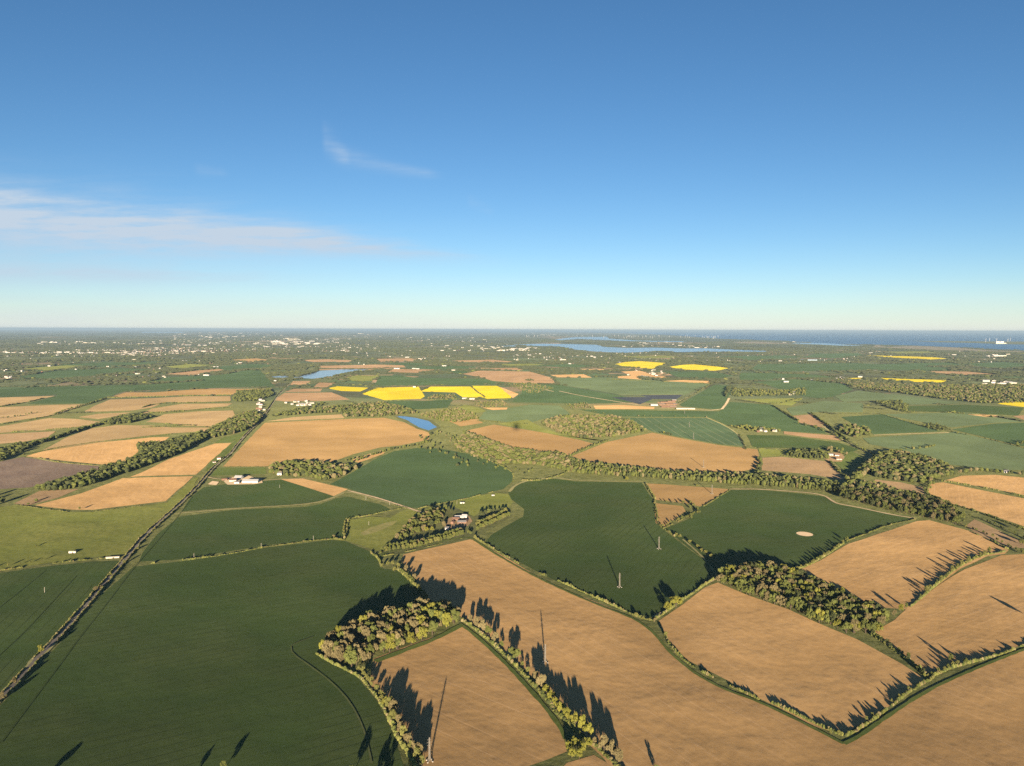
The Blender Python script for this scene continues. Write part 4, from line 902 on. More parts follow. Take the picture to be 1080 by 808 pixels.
# ---- the rest of the trees: one object
MIDV = {}
def merged(idx, name, label):
    mb = MB(); rg = np.random.default_rng(5)
    groups = {0: [], 1: [], 2: []}
    for i in idx:
        d = dist[i]; groups[0 if d < 2300 else (1 if d < 4300 else 2)].append(i)
    # near rest: real leaf geometry, vectorised from the prototypes
    for i in groups[0]:
        x, y, H, R, kind, _ = TREES[i]; me = rnd.choice(PROT[kind])[1]
        if me.name not in MIDV:
            v = np.zeros(len(me.vertices)*3, np.float32); me.vertices.foreach_get('co', v)
            v = v.reshape(-1, 4, 3); MIDV[me.name] = v
        v = MIDV[me.name]; v = v[rg.random(len(v)) < .62].reshape(-1, 3)
        a = rg.uniform(0, 6.28); cs, sn = math.cos(a), math.sin(a)
        V = np.c_[(v[:, 0]*cs-v[:, 1]*sn)*R+x, (v[:, 0]*sn+v[:, 1]*cs)*R+y, v[:, 2]*H+.15]
        mb.add(V, Q=np.arange(len(V)).reshape(-1, 4), m=KI[kind])
        mb.tube((x, y, 0), (x, y, H*.5), R*.07, R*.04, 5, m=5, cap=False)
    for g, nb, lod in ((1, 5, 1), (2, 2, 0)):
        for k, kidx in KI.items():
            ii = [i for i in groups[g] if TREES[i][4] == k]
            if not ii: continue
            X = np.array([TREES[i][0] for i in ii]); Y = np.array([TREES[i][1] for i in ii]); H = np.array([TREES[i][2] for i in ii]); R = np.array([TREES[i][3] for i in ii]); n_ = len(ii)
            for b in range(nb):
                a = rg.uniform(0, 6.28, n_); rr = R*(.45 if nb > 1 else 0)*rg.uniform(.5, 1.1, n_); z = H*rg.uniform(.45, .78, n_)
                if b == 0: rr = rr*0; z = H*.55
                s = R*(.62 if b else .8)*rg.uniform(.8, 1.15, n_)
                C = np.c_[X+np.cos(a)*rr, Y+np.sin(a)*rr, z]; Rr = np.c_[s, s, np.minimum(H*.42, s*1.0) if b else H*.45]
                V, T = blobs(C, Rr, lod, rg, .30); mb.add(V, T=T, m=kidx)
            if g == 1:
                for q in range(26):
                    d = rg.normal(size=(n_, 3)); d /= np.linalg.norm(d, axis=1, keepdims=True)
                    P = np.c_[X, Y, H*.56]+d*np.c_[R, R, H*.42]
                    V, Q = cards(P, d+rg.normal(0, .4, d.shape), 1.9, rg, .7); mb.add(V, Q=Q, m=kidx)
    o = mb.build(name, [MAT[l] for l in LEAF]+[MAT['bark']], None)
    tag(o, label, 'trees', kind='stuff'); return o
merged(rest, 'distant_trees', 'smaller olive and dark trees of woods and hedgerows in the distance')

# ------------------------------------------------------------------ hedges
HEDGES = []
def hedge(px, H, Wd, label, mix=None, step=None, gap=0.0, off=0.0, pts=None):
    """one hedge = one object: overlapping leafy lumps along the line"""
    mix = mix or {'hedge': 4, 'olive': 5, 'tan': 1.5, 'dark': 1.2}
    P = resample(pts if pts is not None else wpoly(smooth(px)), step or max(1.6, H*.55))
    T = np.gradient(P, axis=0); T /= np.linalg.norm(T, axis=1, keepdims=True); N = np.c_[-T[:, 1], T[:, 0]]
    P = P+N*off
    rg = np.random.default_rng(len(HEDGES)+40); n_ = len(P)
    keep = np.ones(n_, bool)
    if gap:
        i = 0
        while i < n_:
            r = int(rg.uniform(4, 26)); 
            if rg.random() < gap: keep[i:i+r] = False
            i += r
    P = P[keep]; N = N[keep]; n_ = len(P)
    if n_ < 2: return
    d = np.hypot(*P.mean(0)); lod = 1 if d < 1900 else 0
    mb = MB(); kk = list(mix); pr = np.array([mix[k] for k in kk], float); pr /= pr.sum()
    env = 1+.5*np.sin(np.cumsum(rg.normal(0, .6, n_)))
    km = rg.choice(len(kk), n_, p=pr)
    for ki, k in enumerate(kk):
        s = km == ki; m_ = s.sum()
        if not m_: continue
        h = (H*env[s]*rg.uniform(.75, 1.25, m_))
        C = np.c_[P[s]+N[s]*rg.normal(0, Wd*.14, (m_, 1)), h*.42]
        Rr = np.c_[np.full(m_, Wd*.5)*rg.uniform(.8, 1.3, m_), np.full(m_, Wd*.5)*rg.uniform(.8, 1.3, m_), h*.58]
        V, Tt = blobs(C, Rr, lod, rg, .3); mb.add(V, T=Tt, m=KI[k])
        if d < 2200:
            for q in range(8):
                dd = rg.normal(size=(m_, 3)); dd[:, 2] = abs(dd[:, 2]); dd /= np.linalg.norm(dd, axis=1, keepdims=True)
                V, Q = cards(C+dd*Rr*1.1, dd+rg.normal(0, .5, dd.shape), .9, rg, .6); mb.add(V, Q=Q, m=KI[k])
    c = (float(P[:, 0].mean()), float(P[:, 1].mean()), 0)
    o = mb.build('hedge', [MAT[l] for l in LEAF], None, c); HEDGES.append(o)
    tag(o, label, 'hedge'); return o
roadsub = [p for p in road_w]
rl = len(roadsub)
hedge(None, 2.6, 2.6, 'trimmed hedge on the left side of the country road', {'hedge': 3, 'tan': 5, 'olive': 2}, pts=roadsub[:int(rl*.62)], off=5.0, gap=.06)
hedge(None, 2.6, 2.6, 'trimmed hedge on the right side of the country road', {'hedge': 3, 'tan': 4, 'olive': 3}, pts=roadsub[:int(rl*.62)], off=-5.0, gap=.10)
hedge(None, 3.5, 3.5, 'taller dark hedge by the far end of the country road', {'dark': 4, 'olive': 3}, pts=roadsub[int(rl*.62):], off=6.5)
HD = [
 ([(142, 596), (187, 592)], 2.0, 2.5, 'low broken hedge nearest the road between two wheat fields', .5),
 ([(190, 592), (240, 585), (276, 578)], 2.5, 3, 'low hedge with dark shadow between two wheat fields', 0),
 ([(277, 577.5), (318, 572)], 1.3, 2.2, 'thin gap hedge between the two wheat hedges', .35),
 ([(319, 571.5), (348, 568.5), (363, 570)], 2.6, 3, 'low hedge left of the paddock corner', 0),
 ([(363, 569), (366, 561), (366, 551), (370, 547), (378, 545)], 3.5, 4, 'hooked hedge on the left of the green paddock', 0),
 ([(378, 546), (398, 542), (412, 538), (430, 536)], 1.6, 2, 'low hedge along the top of the paddock', .2),
 ([(391, 583), (400, 590), (402, 598)], 3, 3, 'short hedge below the paddock corner', 0),
 ([(418, 600), (426, 606), (440, 620), (449, 631)], 3.5, 4, 'yellowish hedge on the left of the huge tan field', 0),
 ([(432, 577), (450, 574)], 2, 2, 'low hedge among the double row', 0),
 ([(403, 587), (440, 580), (487, 568)], 1.6, 2, 'clipped hedge at the foot of the double row', .1),
 ([(334, 690), (350, 700), (366, 707), (380, 715), (392, 728), (402, 742), (410, 758)], 2.4, 3, 'curving hedge below the olive wood', 0),
 ([(410, 758), (418, 775), (430, 795), (442, 815)], 3.5, 4, 'bushy hedge left of the enclosed tan field', 0),
 ([(488, 655), (503, 665), (525, 684), (545, 703), (562, 722)], 3.5, 4, 'bushy hedge under the trees at the bottom centre', .05),
 ([(562, 722), (578, 740), (592, 757), (603, 768), (626, 786), (650, 806), (664, 820)], 4, 4.5, 'bushy hedge under the lime trees at the bottom centre', 0),
 ([(500, 567), (515, 576), (527, 583)], 2.6, 2.5, 'first hedge piece right of the hamlet corner', 0),
 ([(530, 585), (537, 589)], 2.6, 2.5, 'second short hedge piece on the pylon field edge', 0),
 ([(542, 592), (547, 595)], 2.6, 2.5, 'third short hedge piece on the pylon field edge', 0),
 ([(569, 605), (576, 608)], 3.0, 3, 'lone short hedge piece on the pylon field edge', 0),
 ([(589, 613), (620, 627), (660, 645)], 3, 3, 'long hedge below the nearest pylon in the wheat', 0),
 ([(664, 647), (675, 652), (690, 655)], 2.6, 3, 'hedge piece before the hedge junction', .1),
 ([(690, 654), (705, 644), (722, 632), (742, 618), (753, 611)], 2.8, 2.8, 'pale hedge rising past the big yellow green tree', 0),
 ([(700, 668), (706, 680), (716, 692), (733, 705), (750, 714), (766, 722)], 2.6, 2.5, 'winding hedge beyond the hedge junction', .05),
 ([(770, 724), (790, 733), (800, 738)], 2.6, 2.5, 'short hedge piece in the winding hedge', .1),
 ([(815, 742), (840, 754), (865, 766), (888, 776)], 2.6, 3, 'hedge descending to the sharp bottom corner', .05),
 ([(892, 777), (915, 764), (940, 745), (965, 726), (985, 715)], 2.8, 3, 'hedge rising right from the sharp bottom corner', .08),
 ([(985, 713), (1005, 704), (1030, 698), (1060, 689), (1090, 677)], 3.0, 3.2, 'hedge running out of the right edge', .12),
 ([(920, 670), (940, 683), (960, 698), (976, 713)], 4, 4.5, 'bushy hedge between the two right tan fields', 0),
 ([(833, 603), (850, 598), (868, 588), (890, 573)], 3, 3.5, 'bushy hedge left of the lone olive tree', 0),
 ([(893, 571), (915, 563), (940, 553), (966, 548)], 2.2, 2.5, 'low straight hedge right of the lone olive tree', 0),
 ([(960, 640), (975, 628), (990, 615), (1010, 598), (1035, 586), (1060, 582)], 2.8, 3.2, 'hedge with long shadows at the right', 0),
 ([(0, 602), (30, 598), (60, 594), (98, 590), (126, 588)], 2, 2.5, 'low hedge at the bottom of the olive pasture', .3),
 ([(18, 533), (40, 536), (78, 541)], 1.8, 2.2, 'low hedge at the top of the olive pasture', .2),
 ([(95, 540), (140, 535), (176, 530)], 1.2, 2, 'thin hedge below the left tan field', .3),
 ([(24, 480), (49, 474.5), (75, 470), (104, 466), (130, 463), (160, 460.5), (180, 458)], 2.5, 3, 'dark line hedge between two left tan fields', 0),
 ([(40, 483), (62, 488), (90, 490.5), (120, 492)], 2.5, 3, 'hedge above the purplish field', .1),
 ([(150, 451), (180, 450), (200, 448), (215, 451), (226, 451)], 3.5, 5, 'far hedge in the left tan fields', .2),
 ([(155, 445.5), (175, 447), (192, 449.5)], 5, 6, 'far scrubby hedge left of the tan slope', .1),
 ([(0, 457), (30, 454.5), (60, 453), (98, 449)], 4, 5, 'far hedge at the left edge', .2),
 ([(0, 448), (25, 444), (55, 438.5)], 4.5, 6, 'far hedge below the scrub island field', .1),
 ([(0, 429), (28, 424.5), (46, 420)], 5, 6, 'far hedge above the scrub island field', .1),
 ([(150, 436), (175, 435.5), (217, 431.5), (245, 430)], 6, 8, 'far hedge in the middle of the left tan fields', .05),
 ([(112, 420), (150, 419), (200, 417.5), (243, 417)], 5, 7, 'far hedge below the pale strip', .2),
 ([(150, 430), (165, 426), (195, 425), (243, 424)], 5, 7, 'far hedge behind the narrow tan field', .2),
 ([(232, 492.5), (280, 492.5)], 1.4, 2, 'low line hedge below the large orange field', 0),
 ([(281, 445), (320, 443), (363, 442)], 1.6, 3, 'low dark line behind the large orange field', .1),
 ([(690, 528), (693, 540), (693, 552), (700, 558)], 2.5, 3, 'hedge left of the smallest tan field', .1),
 ([(681, 510), (685, 517), (691, 526)], 3, 4, 'zigzag hedge beside the small tan fields', 0),
 ([(700, 557), (715, 551), (738, 537), (770, 517)], 2, 3, 'low hedge below the small tan fields', .15),
 ([(700, 558), (712, 566)], 3, 3, 'short hedge before the round trees', 0),
 ([(982, 523), (1000, 531), (1033, 541), (1072, 555), (1090, 562)], 4, 5, 'dark hedge below the rounded tan field', .05),
 ([(996, 508), (1015, 511), (1040, 515), (1080, 524)], 3.5, 4, 'hedge between the two rounded tan fields', .1),
 ([(1026, 562), (1045, 570), (1062, 579)], 4, 5, 'hedge behind the shadow striped field', .1),
 ([(875, 487), (884, 496), (893, 504)], 4, 4, 'dark hedge right of the brown field', 0),
 ([(824, 481), (850, 484), (876, 487)], 2, 3, 'hedge above the brown field', .2),
 ([(604, 480), (622, 472), (642, 465)], 3.5, 4, 'dark hedge between the two orange fields', 0),
 ([(550, 507), (568, 507.5), (585, 504), (595, 500), (600, 497)], 3.5, 4, 'wavy hedge at the head of the pylon field', .1),
 ([(441, 536.5), (470, 530), (493, 526), (520, 519)], 2, 2.5, 'low hedge below the rounded green field', .1),
 ([(445, 542), (431, 537), (400, 529)], 1.5, 2, 'low hedge beside the bare farm track', .3),
 ([(519, 487), (535, 494), (542, 500), (541, 508)], 2.5, 4, 'hedge at the right end of the rounded field', .1),
 ([(640, 400), (700, 403), (750, 405)], 6, 8, 'far hedge beyond the pale green field', .2),
 ([(780, 422), (815, 427.5), (845, 420)], 5, 7, 'far hedge below the light meadow', .3),
 ([(790, 471), (800, 473), (826, 475), (860, 474)], 2, 4, 'low hedge below the dark green field', .3),
 ([(503, 444), (540, 446.5), (556, 447)], 4, 6, 'far hedge above the bright orange field', .3),
 ([(560, 427), (590, 428), (615, 432), (655, 439.5)], 5, 7, 'far hedge above the round tan wood', .4),
 ([(382, 415), (398, 409), (441, 407.5)], 5, 8, 'far hedge behind the second yellow field', .5),
 ([(404, 423), (445, 422), (490, 421), (540, 421.5)], 4, 7, 'far hedge at the foot of the yellow fields', .3),
 ([(958, 434.5), (1017, 436), (1060, 442)], 6, 8, 'far hedge between the right green fields', .35),
]
for px, h, wd, lab, gp_ in HD: hedge(px, h, wd, lab, gap=gp_, mix=({'dark': 4, 'olive': 4, 'hedge': 2} if 'dark' in lab or 'far' in lab else None))

# ------------------------------------------------------------------ far countryside: hedgerows and woods nobody could count
def far_trees():
    rg = np.random.default_rng(77); C = []; S_ = []; K = []
    def seg(x, y, a, L, h):
        n_ = max(3, int(L/(h*1.7))); t = np.linspace(-.5, .5, n_)
        cx = x+np.cos(a)*L*t+rg.normal(0, h*.25, n_); cyy = y+np.sin(a)*L*t+rg.normal(0, h*.25, n_)
        hh = h*rg.uniform(.45, 1.15, n_)
        C.append(np.c_[cx, cyy, hh*.45]); S_.append(np.c_[np.full(n_, h*1.3), np.full(n_, h*.7), hh*.5]); K.append(rg.choice([5, 0, 3], n_, p=[.93, .03, .04]))
    def dens(y0, y1, n_, L0, L1, h0, h1):
        px = rg.uniform(-80, 1160, n_); u_ = rg.uniform(0, 1, n_)
        d0, d1 = gp(540, y0)[1], gp(540, y1)[1]
        Y = np.exp(np.log(d0)+(np.log(d1)-np.log(d0))*u_)
        X = (px-540)/FPX*Y
        for x, y in zip(X, Y):
            g = .35 if rg.random() < .5 else .35+math.pi/2
            seg(x, y, g+rg.normal(0, .28), rg.uniform(L0, L1), rg.uniform(h0, h1))
    dens(440, 412, 70, 80, 350, 7, 11)
    dens(412, 392, 330, 120, 600, 8, 12)
    dens(392, 376, 560, 200, 900, 9, 13)
    dens(376, 361, 900, 300, 1500, 11, 16)
    dens(361, 353, 700, 600, 3000, 14, 20)
    # woods
    for _ in range(420):
        px = rg.uniform(-50, 1130); y = math.exp(rg.uniform(math.log(6200), math.log(30000))); x = (px-540)/FPX*y
        n_ = int(rg.uniform(40, 200)); s = rg.uniform(70, 300)*(y/12000)**.5
        h = 14*(y/9000)**.3
        C.append(np.c_[x+rg.normal(0, s, n_), y+rg.normal(0, s*.8, n_), np.full(n_, h*.5)]); S_.append(np.c_[np.full(n_, h*1.5), np.full(n_, h*.95), rg.uniform(.45, .75, n_)*h]); K.append(rg.choice([5, 0, 3], n_, p=[.93, .03, .04]))
    C = np.concatenate(C); S_ = np.concatenate(S_); K = np.concatenate(K)
    P = to_px(C[:, :2]); ok = np.ones(len(C), bool)
    lo = P[:, 1] > 351.2; ok &= lo
    ok &= ~in_any(P, FIELDS)
    # keep the strips of crisp near fields free
    ok &= ~((P[:, 1] > 470))
    C, S_, K = C[ok], S_[ok], K[ok]
    mb = MB()
    for k in (0, 3, 5):
        s = K == k; V, T = blobs(C[s], S_[s], 0, rg, .3); mb.add(V, T=T, m=k)
    o = mb.build('far_woodland', [MAT[l] for l in LEAF]+[MAT['l_far']]); tag(o, 'dark hedgerows and woods merging toward the horizon', 'woodland', kind='stuff')
    print('far blobs', len(C))
far_trees()

# ------------------------------------------------------------------ buildings
def gable(parent, L, Wd, H, rh, wall, roof, windows=3, door=True, over=.5):
    """rectangular house: walls with gables, roof, door, windows"""
    mb = MB(); x, y = L/2, Wd/2
    V = [(-x, -y, 0), (x, -y, 0), (x, y, 0), (-x, y, 0), (-x, -y, H), (x, -y, H), (x, y, H), (-x, y, H), (-x, 0, H+rh), (x, 0, H+rh)]
    mb.add(V, Q=[(0, 1, 5, 4), (2, 3, 7, 6), (1, 2, 6, 5), (3, 0, 4, 7)], T=[(5, 6, 9), (7, 4, 8)])
    mb.build('wall', [MAT[wall]], parent)
    rf = MB(); t = .25; sl = rh/y; o = over
    for s in (-1, 1):
        a = [(-x-o, s*(y+o), H-sl*o+.05), (x+o, s*(y+o), H-sl*o+.05), (x+o, 0, H+rh+.05), (-x-o, 0, H+rh+.05)]
        b = [(p[0], p[1], p[2]+t) for p in a]
        rf.add(a+b, Q=[(0, 1, 2, 3), (4, 7, 6, 5), (0, 4, 5, 1), (0, 3, 7, 4), (1, 5, 6, 2)])
    rf.build('roof', [MAT[roof]], parent)
    if door:
        m_ = MB(); m_.box((x*.15, -y-.06, 1.1), (min(4, L*.12+.6), .12, 2.2)); m_.build('door', [MAT['wood']], parent)
    for i in range(windows):
        m_ = MB(); m_.box((-x+L*(i+.5)/windows*.9+.3, -y-.05, H*.62), (1.3, .1, 1.1)); m_.build('window', [MAT['glass']], parent)
BUILT = []
def bld(px, py, L, Wd, H, rh, deg, wall, roof, label, name='barn', cat=None, windows=0, door=True, group=None):
    x, y = gp(px, py); o = empty(name, (x, y, .1), R_(deg)); gable(o, L, Wd, H, rh, wall, roof, windows, door)
    tag(o, label, cat or name.replace('_', ' '), group); note(o, label, px); BUILT.append((x, y)); return o
bld(264.5, 509, 46, 18, 5.5, 4.5, 0, 'white', 'lroof', 'long white barn with pale grey roof, right of the farmyard')
bld(252, 505, 22, 14, 6, 4, -8, 'white', 'lroof', 'white barn standing behind the smaller one at the farmyard')
bld(246, 508, 20, 12, 5.5, 4, 5, 'cream', 'terra', 'cream barn with brown roof left of the long white barn')
bld(250, 510, 14, 10, 4.5, 3, 5, 'white', 'slate', 'small white shed in front of the cream barn', 'shed')
bld(237, 506.5, 16, 7, 3.5, 2, 8, 'brick', 'terra', 'small brick shed at the left end of the farmyard', 'shed')
bld(231, 484.5, 12, 8, 5, 3, 15, 'white', 'terra', 'white roadside cottage left of the orange field', 'cottage', windows=3)
bld(226, 488, 9, 6, 3, 2, 40, 'white', 'terra', 'small roadside outbuilding below the white cottage', 'outbuilding')
bld(295, 501, 14, 9, 6, 4, 0, 'white', 'slate', 'white farmhouse among the trees right of the barns', 'farmhouse', windows=4)
bld(480.5, 549, 16, 9, 4.5, 3.5, 10, 'brick', 'terra', 'brick house with brown roof in the hamlet centre', 'house', windows=3)
bld(484.5, 546.5, 22, 8, 3.5, 3, 8, 'cream', 'lroof', 'long pale roofed barn at the back of the hamlet')
bld(490, 546, 12, 8, 4.5, 3.5, -12, 'white', 'lroof', 'white gabled house at the right of the hamlet', 'house', windows=2)
bld(487, 552, 20, 9, 4, 3, 6, 'brick', 'slate', 'grey roofed building in the front of the hamlet', 'house', windows=3)
bld(491.5, 551, 12, 7, 4, 3, 80, 'brick', 'terra', 'brown roofed end house at the right of the hamlet', 'house', windows=2)
bld(477.5, 552.5, 9, 7, 4, 3, 70, 'brick', 'terra', 'small brick annex behind the white cottage', 'house', windows=1)
bld(471.5, 558.5, 9, 6, 3.5, 2.8, 5, 'white', 'slate', 'little white cottage at the left of the hamlet', 'cottage', windows=2)
bld(487.5, 531, 11, 4, 2.6, .8, 4, 'white', 'lroof', 'long white field shelter in the small paddock', 'field_shelter')
bld(520, 523, 7, 4, 2.6, .8, 4, 'white', 'lroof', 'short white field shelter at the top of the paddock', 'field_shelter')
bld(76.5, 583.2, 13, 4, 2.8, .8, 6, 'white', 'cream', 'long white field shelter in the olive pasture', 'field_shelter')
bld(119, 588.5, 24, 5, 1.8, .8, 12, 'cream', 'cream', 'low pale shed beside the road at the pasture corner', 'shed')
bld(876, 480.5, 16, 9, 5, 3.5, 3, 'white', 'slate', 'white farmhouse right of the conifer plantation', 'farmhouse', windows=3)
bld(882.5, 481, 14, 9, 4.5, 3.5, -10, 'white', 'terra', 'white house with brown roof at the right farm', 'house', windows=2)
bld(884.5, 485, 18, 8, 4, 3.5, 0, 'cream', 'terra', 'cream barn in the front of the right farm')
bld(1061, 498.5, 17, 9, 4.5, 4, 5, 'white', 'slate', 'white bungalow above the right tan fields', 'bungalow', windows=3)
bld(690, 427.8, 42, 18, 6, 4, -4, 'white', 'lroof', 'white shed left of the reddish yard')
bld(723, 431.6, 105, 18, 5, 2.5, -3, 'cream', 'cream', 'very long cream barn right of the reddish yard')
for i, (a, b, c_, r_) in enumerate(((700, 424.6, 40, 'terra'), (708, 423.8, 46, 'terra'), (698, 427, 36, 'slate'), (706, 426.5, 44, 'terra'), (712, 426.6, 24, 'slate'), (702, 429.4, 50, 'terra'), (710, 429.2, 36, 'slate'), (711, 422.6, 28, 'lroof'))):
    bld(a, b, c_, 14, 4, 3, rnd.uniform(-8, 8), 'brick', r_, 'low brick building clustered in the reddish farm yard', 'farm_building', 'building', group='low brick buildings in the reddish yard')
bld(490, 421, 30, 14, 6, 4, 4, 'white', 'lroof', 'white shed below the yellow field, left of two')
bld(498, 421.2, 34, 14, 5, 3, -3, 'white', 'lroof', 'white shed below the yellow field, right of two')
bld(273, 425.5, 16, 10, 6, 4, 5, 'white', 'slate', 'white house in the roadside village', 'house')
bld(272, 431.5, 20, 9, 5, 4, -6, 'brick', 'terra', 'red roofed house in the roadside village', 'house')
bld(437, 408.6, 20, 14, 8, 5, 10, 'white', 'slate', 'white house between the yellow fields', 'house')
bld(829, 403.2, 42, 16, 7, 5, -4, 'white', 'lroof', 'white farm shed in the right distance', 'farm_shed')
bld(837, 414.5, 18, 12, 7, 5, 4, 'white', 'slate', 'white house behind the light meadow', 'house')
bld(611, 392.6, 110, 60, 6, 2, 3, 'bluew', 'bluew', 'pale blue greenhouse in the centre distance', 'greenhouse', door=False)
bld(838, 379.5, 260, 60, 8, 3, -2, 'bluew', 'bluew', 'long pale blue greenhouse in the right distance', 'greenhouse', door=False)
bld(852, 380, 260, 60, 8, 3, -2, 'bluew', 'bluew', 'second long pale greenhouse, right of the first', 'greenhouse', door=False)
# power station on the headland
def power_station():
    x, y = gp(1054, 362.6); o = empty('power_station', (x, y, 0), R_(-8))
    for i, (dx, wd) in enumerate(((-48, 84), (52, 92))):
        m_ = MB(); m_.box((dx, 0, 30), (wd, 60, 60)); m_.box((dx, 0, 62), (wd*.8, 45, 6)); m_.build('reactor_block', [MAT['white']], o)
    m_ = MB(); m_.box((10, -50, 12), (260, 50, 24)); m_.build('turbine_hall', [MAT['cream']], o)
    o.scale = (1.35, 1.35, 1.35)
    tag(o, 'white block of the power station on the headland', 'power station')
power_station()
# ---- small far houses: individuals share a few meshes; the rest is one mass
def house_mb(mb, x, y, L, Wd, H, rh, a, mw, mr):
    cs, sn = math.cos(a), math.sin(a)
    V = np.array([(-L, -Wd, 0), (L, -Wd, 0), (L, Wd, 0), (-L, Wd, 0), (-L, -Wd, H), (L, -Wd, H), (L, Wd, H), (-L, Wd, H), (-L, 0, H+rh), (L, 0, H+rh)], float)
    V[:, :2] *= .5; V = np.c_[V[:, 0]*cs-V[:, 1]*sn+x, V[:, 0]*sn+V[:, 1]*cs+y, V[:, 2]]
    mb.add(V, Q=[(0, 1, 5, 4), (2, 3, 7, 6), (1, 2, 6, 5), (3, 0, 4, 7)], T=[(5, 6, 9), (7, 4, 8)], m=mw)
    mb.add(V[4:], Q=[(0, 1, 5, 4), (2, 3, 4, 5)], m=mr)
HM = [MAT['white'], MAT['cream'], MAT['brick'], MAT['slate'], MAT['lroof'], MAT['terra']]
HP = []
for i, (L, Wd, H, rh, mw, mr) in enumerate(((13, 9, 5.5, 4, 0, 3), (12, 8, 5.5, 4, 2, 5), (16, 9, 5, 4, 0, 5), (26, 14, 6, 3, 1, 4), (14, 9, 5.5, 4, 1, 3))):
    mb = MB(); house_mb(mb, 0, 0, L, Wd, H, rh, 0, mw, mr); o = mb.build('house', HM); HP.append(o.data); bpy.data.objects.remove(o)
bands = [  # x0,x1,y0,y1,count,size,share of sheds
 (268, 282, 422, 434, 8, 1, .1, 'in the roadside village'), (300, 335, 423.5, 428, 14, 1, .1, 'below the pinkish field'),
 (285, 300, 398, 402, 8, 1, .3, 'near the grey lake'), (95, 118, 397.5, 401, 7, 1.2, .2, 'before the left town'), (224, 244, 401, 403.5, 6, 1.2, .2, 'by the wide green field'),
 (165, 200, 397, 402, 10, 1.1, .1, 'before the left town'), (475, 500, 389, 393, 14, 1.1, .2, 'in the far centre hamlet'),
 (555, 575, 405, 410, 9, 1.1, .2, 'right of the pinkish field'), (550, 562, 418, 422, 5, 1, .2, 'right of the yellow fields'), (825, 860, 400, 405, 12, 1.1, .2, 'in the right distance'),
 (878, 912, 397, 406, 26, 1.1, .2, 'by the far large wood'), (1036, 1070, 402, 405.5, 12, 1.6, .5, 'beyond the far large wood'),
 (830, 845, 413, 417, 5, 1, .1, 'above the meadow'), (766, 822, 452, 456, 9, .9, .1, 'in the line of gardens'), (0, 12, 396, 401, 7, 1.2, .2, 'at the left edge'),
 (828, 850, 388, 396, 8, 1.1, .2, 'in the right distance'), (905, 925, 387, 393, 7, 1.2, .2, 'near the far yellow strip'), (1010, 1060, 378, 386, 12, 1.2, .2, 'near farthest yellow strip'),
 (660, 700, 391, 399, 22, 1.2, .4, 'in the centre distance'), (600, 700, 378, 384, 40, 1.2, .1, 'near two yellow fields')]
cnt = 0
for x0, x1, y0, y1, n_, sz, sh, where in bands:
    PP = np.c_[nrg.uniform(x0, x1, n_), nrg.uniform(y0, y1, n_)]
    for px, py in PP[~in_any(PP, FIELDS)]:
        x, y = gp(px, py); k = 3 if rnd.random() < sh else rnd.choice((0, 1, 2, 4))
        o = bpy.data.objects.new('house', HP[k]); COL.objects.link(o); o.location = (x, y, 0); o.rotation_euler = (0, 0, rnd.gauss(0, .5)); s = sz*rnd.uniform(.85, 1.4); o.scale = (s, s, s)
        lk = {0: 'white house with grey roof', 1: 'brick house with red roof', 2: 'white house with red roof', 3: 'pale shed with grey roof', 4: 'cream house with grey roof'}[k]
        tag(o, f'small {lk} {where}', 'house', f'small houses {where}'); note(o, f'small {lk} {where}', px); cnt += 1
print('houses', cnt)
tb = [(-20, 170, 369, 376, 420, .22, 1.0), (0, 150, 371, 374, 42, .9, 1.3), (150, 310, 366.5, 374, 420, .10, 1.0), (95, 150, 370, 375, 120, .1, 1.0), (40, 175, 359.5, 363.5, 90, .6, 1.2), (52, 62, 360.5, 362, 5, 1, 2.2),
      (83, 110, 360.5, 362, 10, 1, 1.8), (180, 370, 357, 371, 620, .18, 1.1), (285, 340, 360, 363.5, 40, .9, 1.8), (300, 320, 357, 359, 8, 1, 1.8), (345, 540, 353, 371, 260, .3, 1.1), (374, 382, 351.8, 352.4, 3, 1, 2.5), (525, 570, 366.5, 370.5, 26, .8, 1.5), (505, 522, 365.5, 368.5, 12, .8, 1.3),
      (540, 720, 372, 380, 120, .15, 1.0), (560, 640, 351.5, 354.5, 30, .3, 1.4), (650, 720, 361, 366, 60, .3, 1.2), (720, 900, 372.5, 382, 90, .2, 1.0), (820, 900, 360, 363.5, 20, .6, 1.3), (900, 1080, 370, 378, 60, .3, 1.0), (1040, 1060, 374, 376, 6, 1, 1.5),
      (360, 480, 372, 390, 60, .3, 1.0), (0, 300, 377, 398, 120, .25, 1.0), (180, 300, 345.6+5, 357, 60, .5, 1.8), (720, 760, 364, 367, 30, .2, 1.3)]
mb = MB(); no_ = 0
for x0, x1, y0, y1, n_, sh, sz in tb:
    PP = np.c_[nrg.uniform(x0, x1, n_), nrg.uniform(y0, y1, n_)]
    for px, py in PP[~in_any(PP, FIELDS)]:
        x, y = gp(px, py)
        k = (y/9000)**.55 if y > 9000 else 1
        if rnd.random() < sh: house_mb(mb, x, y, rnd.uniform(30, 90)*sz*k*.75, rnd.uniform(20, 35)*sz, rnd.uniform(6, 10)*sz, 2, rnd.gauss(0, .3), rnd.choice((0, 0, 1)), rnd.choice((4, 4, 3)))
        else: house_mb(mb, x, y, rnd.uniform(8, 16)*sz*k, 9, rnd.uniform(5.5, 8), 4, rnd.gauss(0, .6), rnd.choice((0, 0, 1, 2, 2)), rnd.choice((3, 5, 5)))
        no_ += 1
tag(mb.build('distant_town', HM), 'pale roofs and walls of towns far away below the horizon', 'town', kind='stuff')
print('far houses', no_)

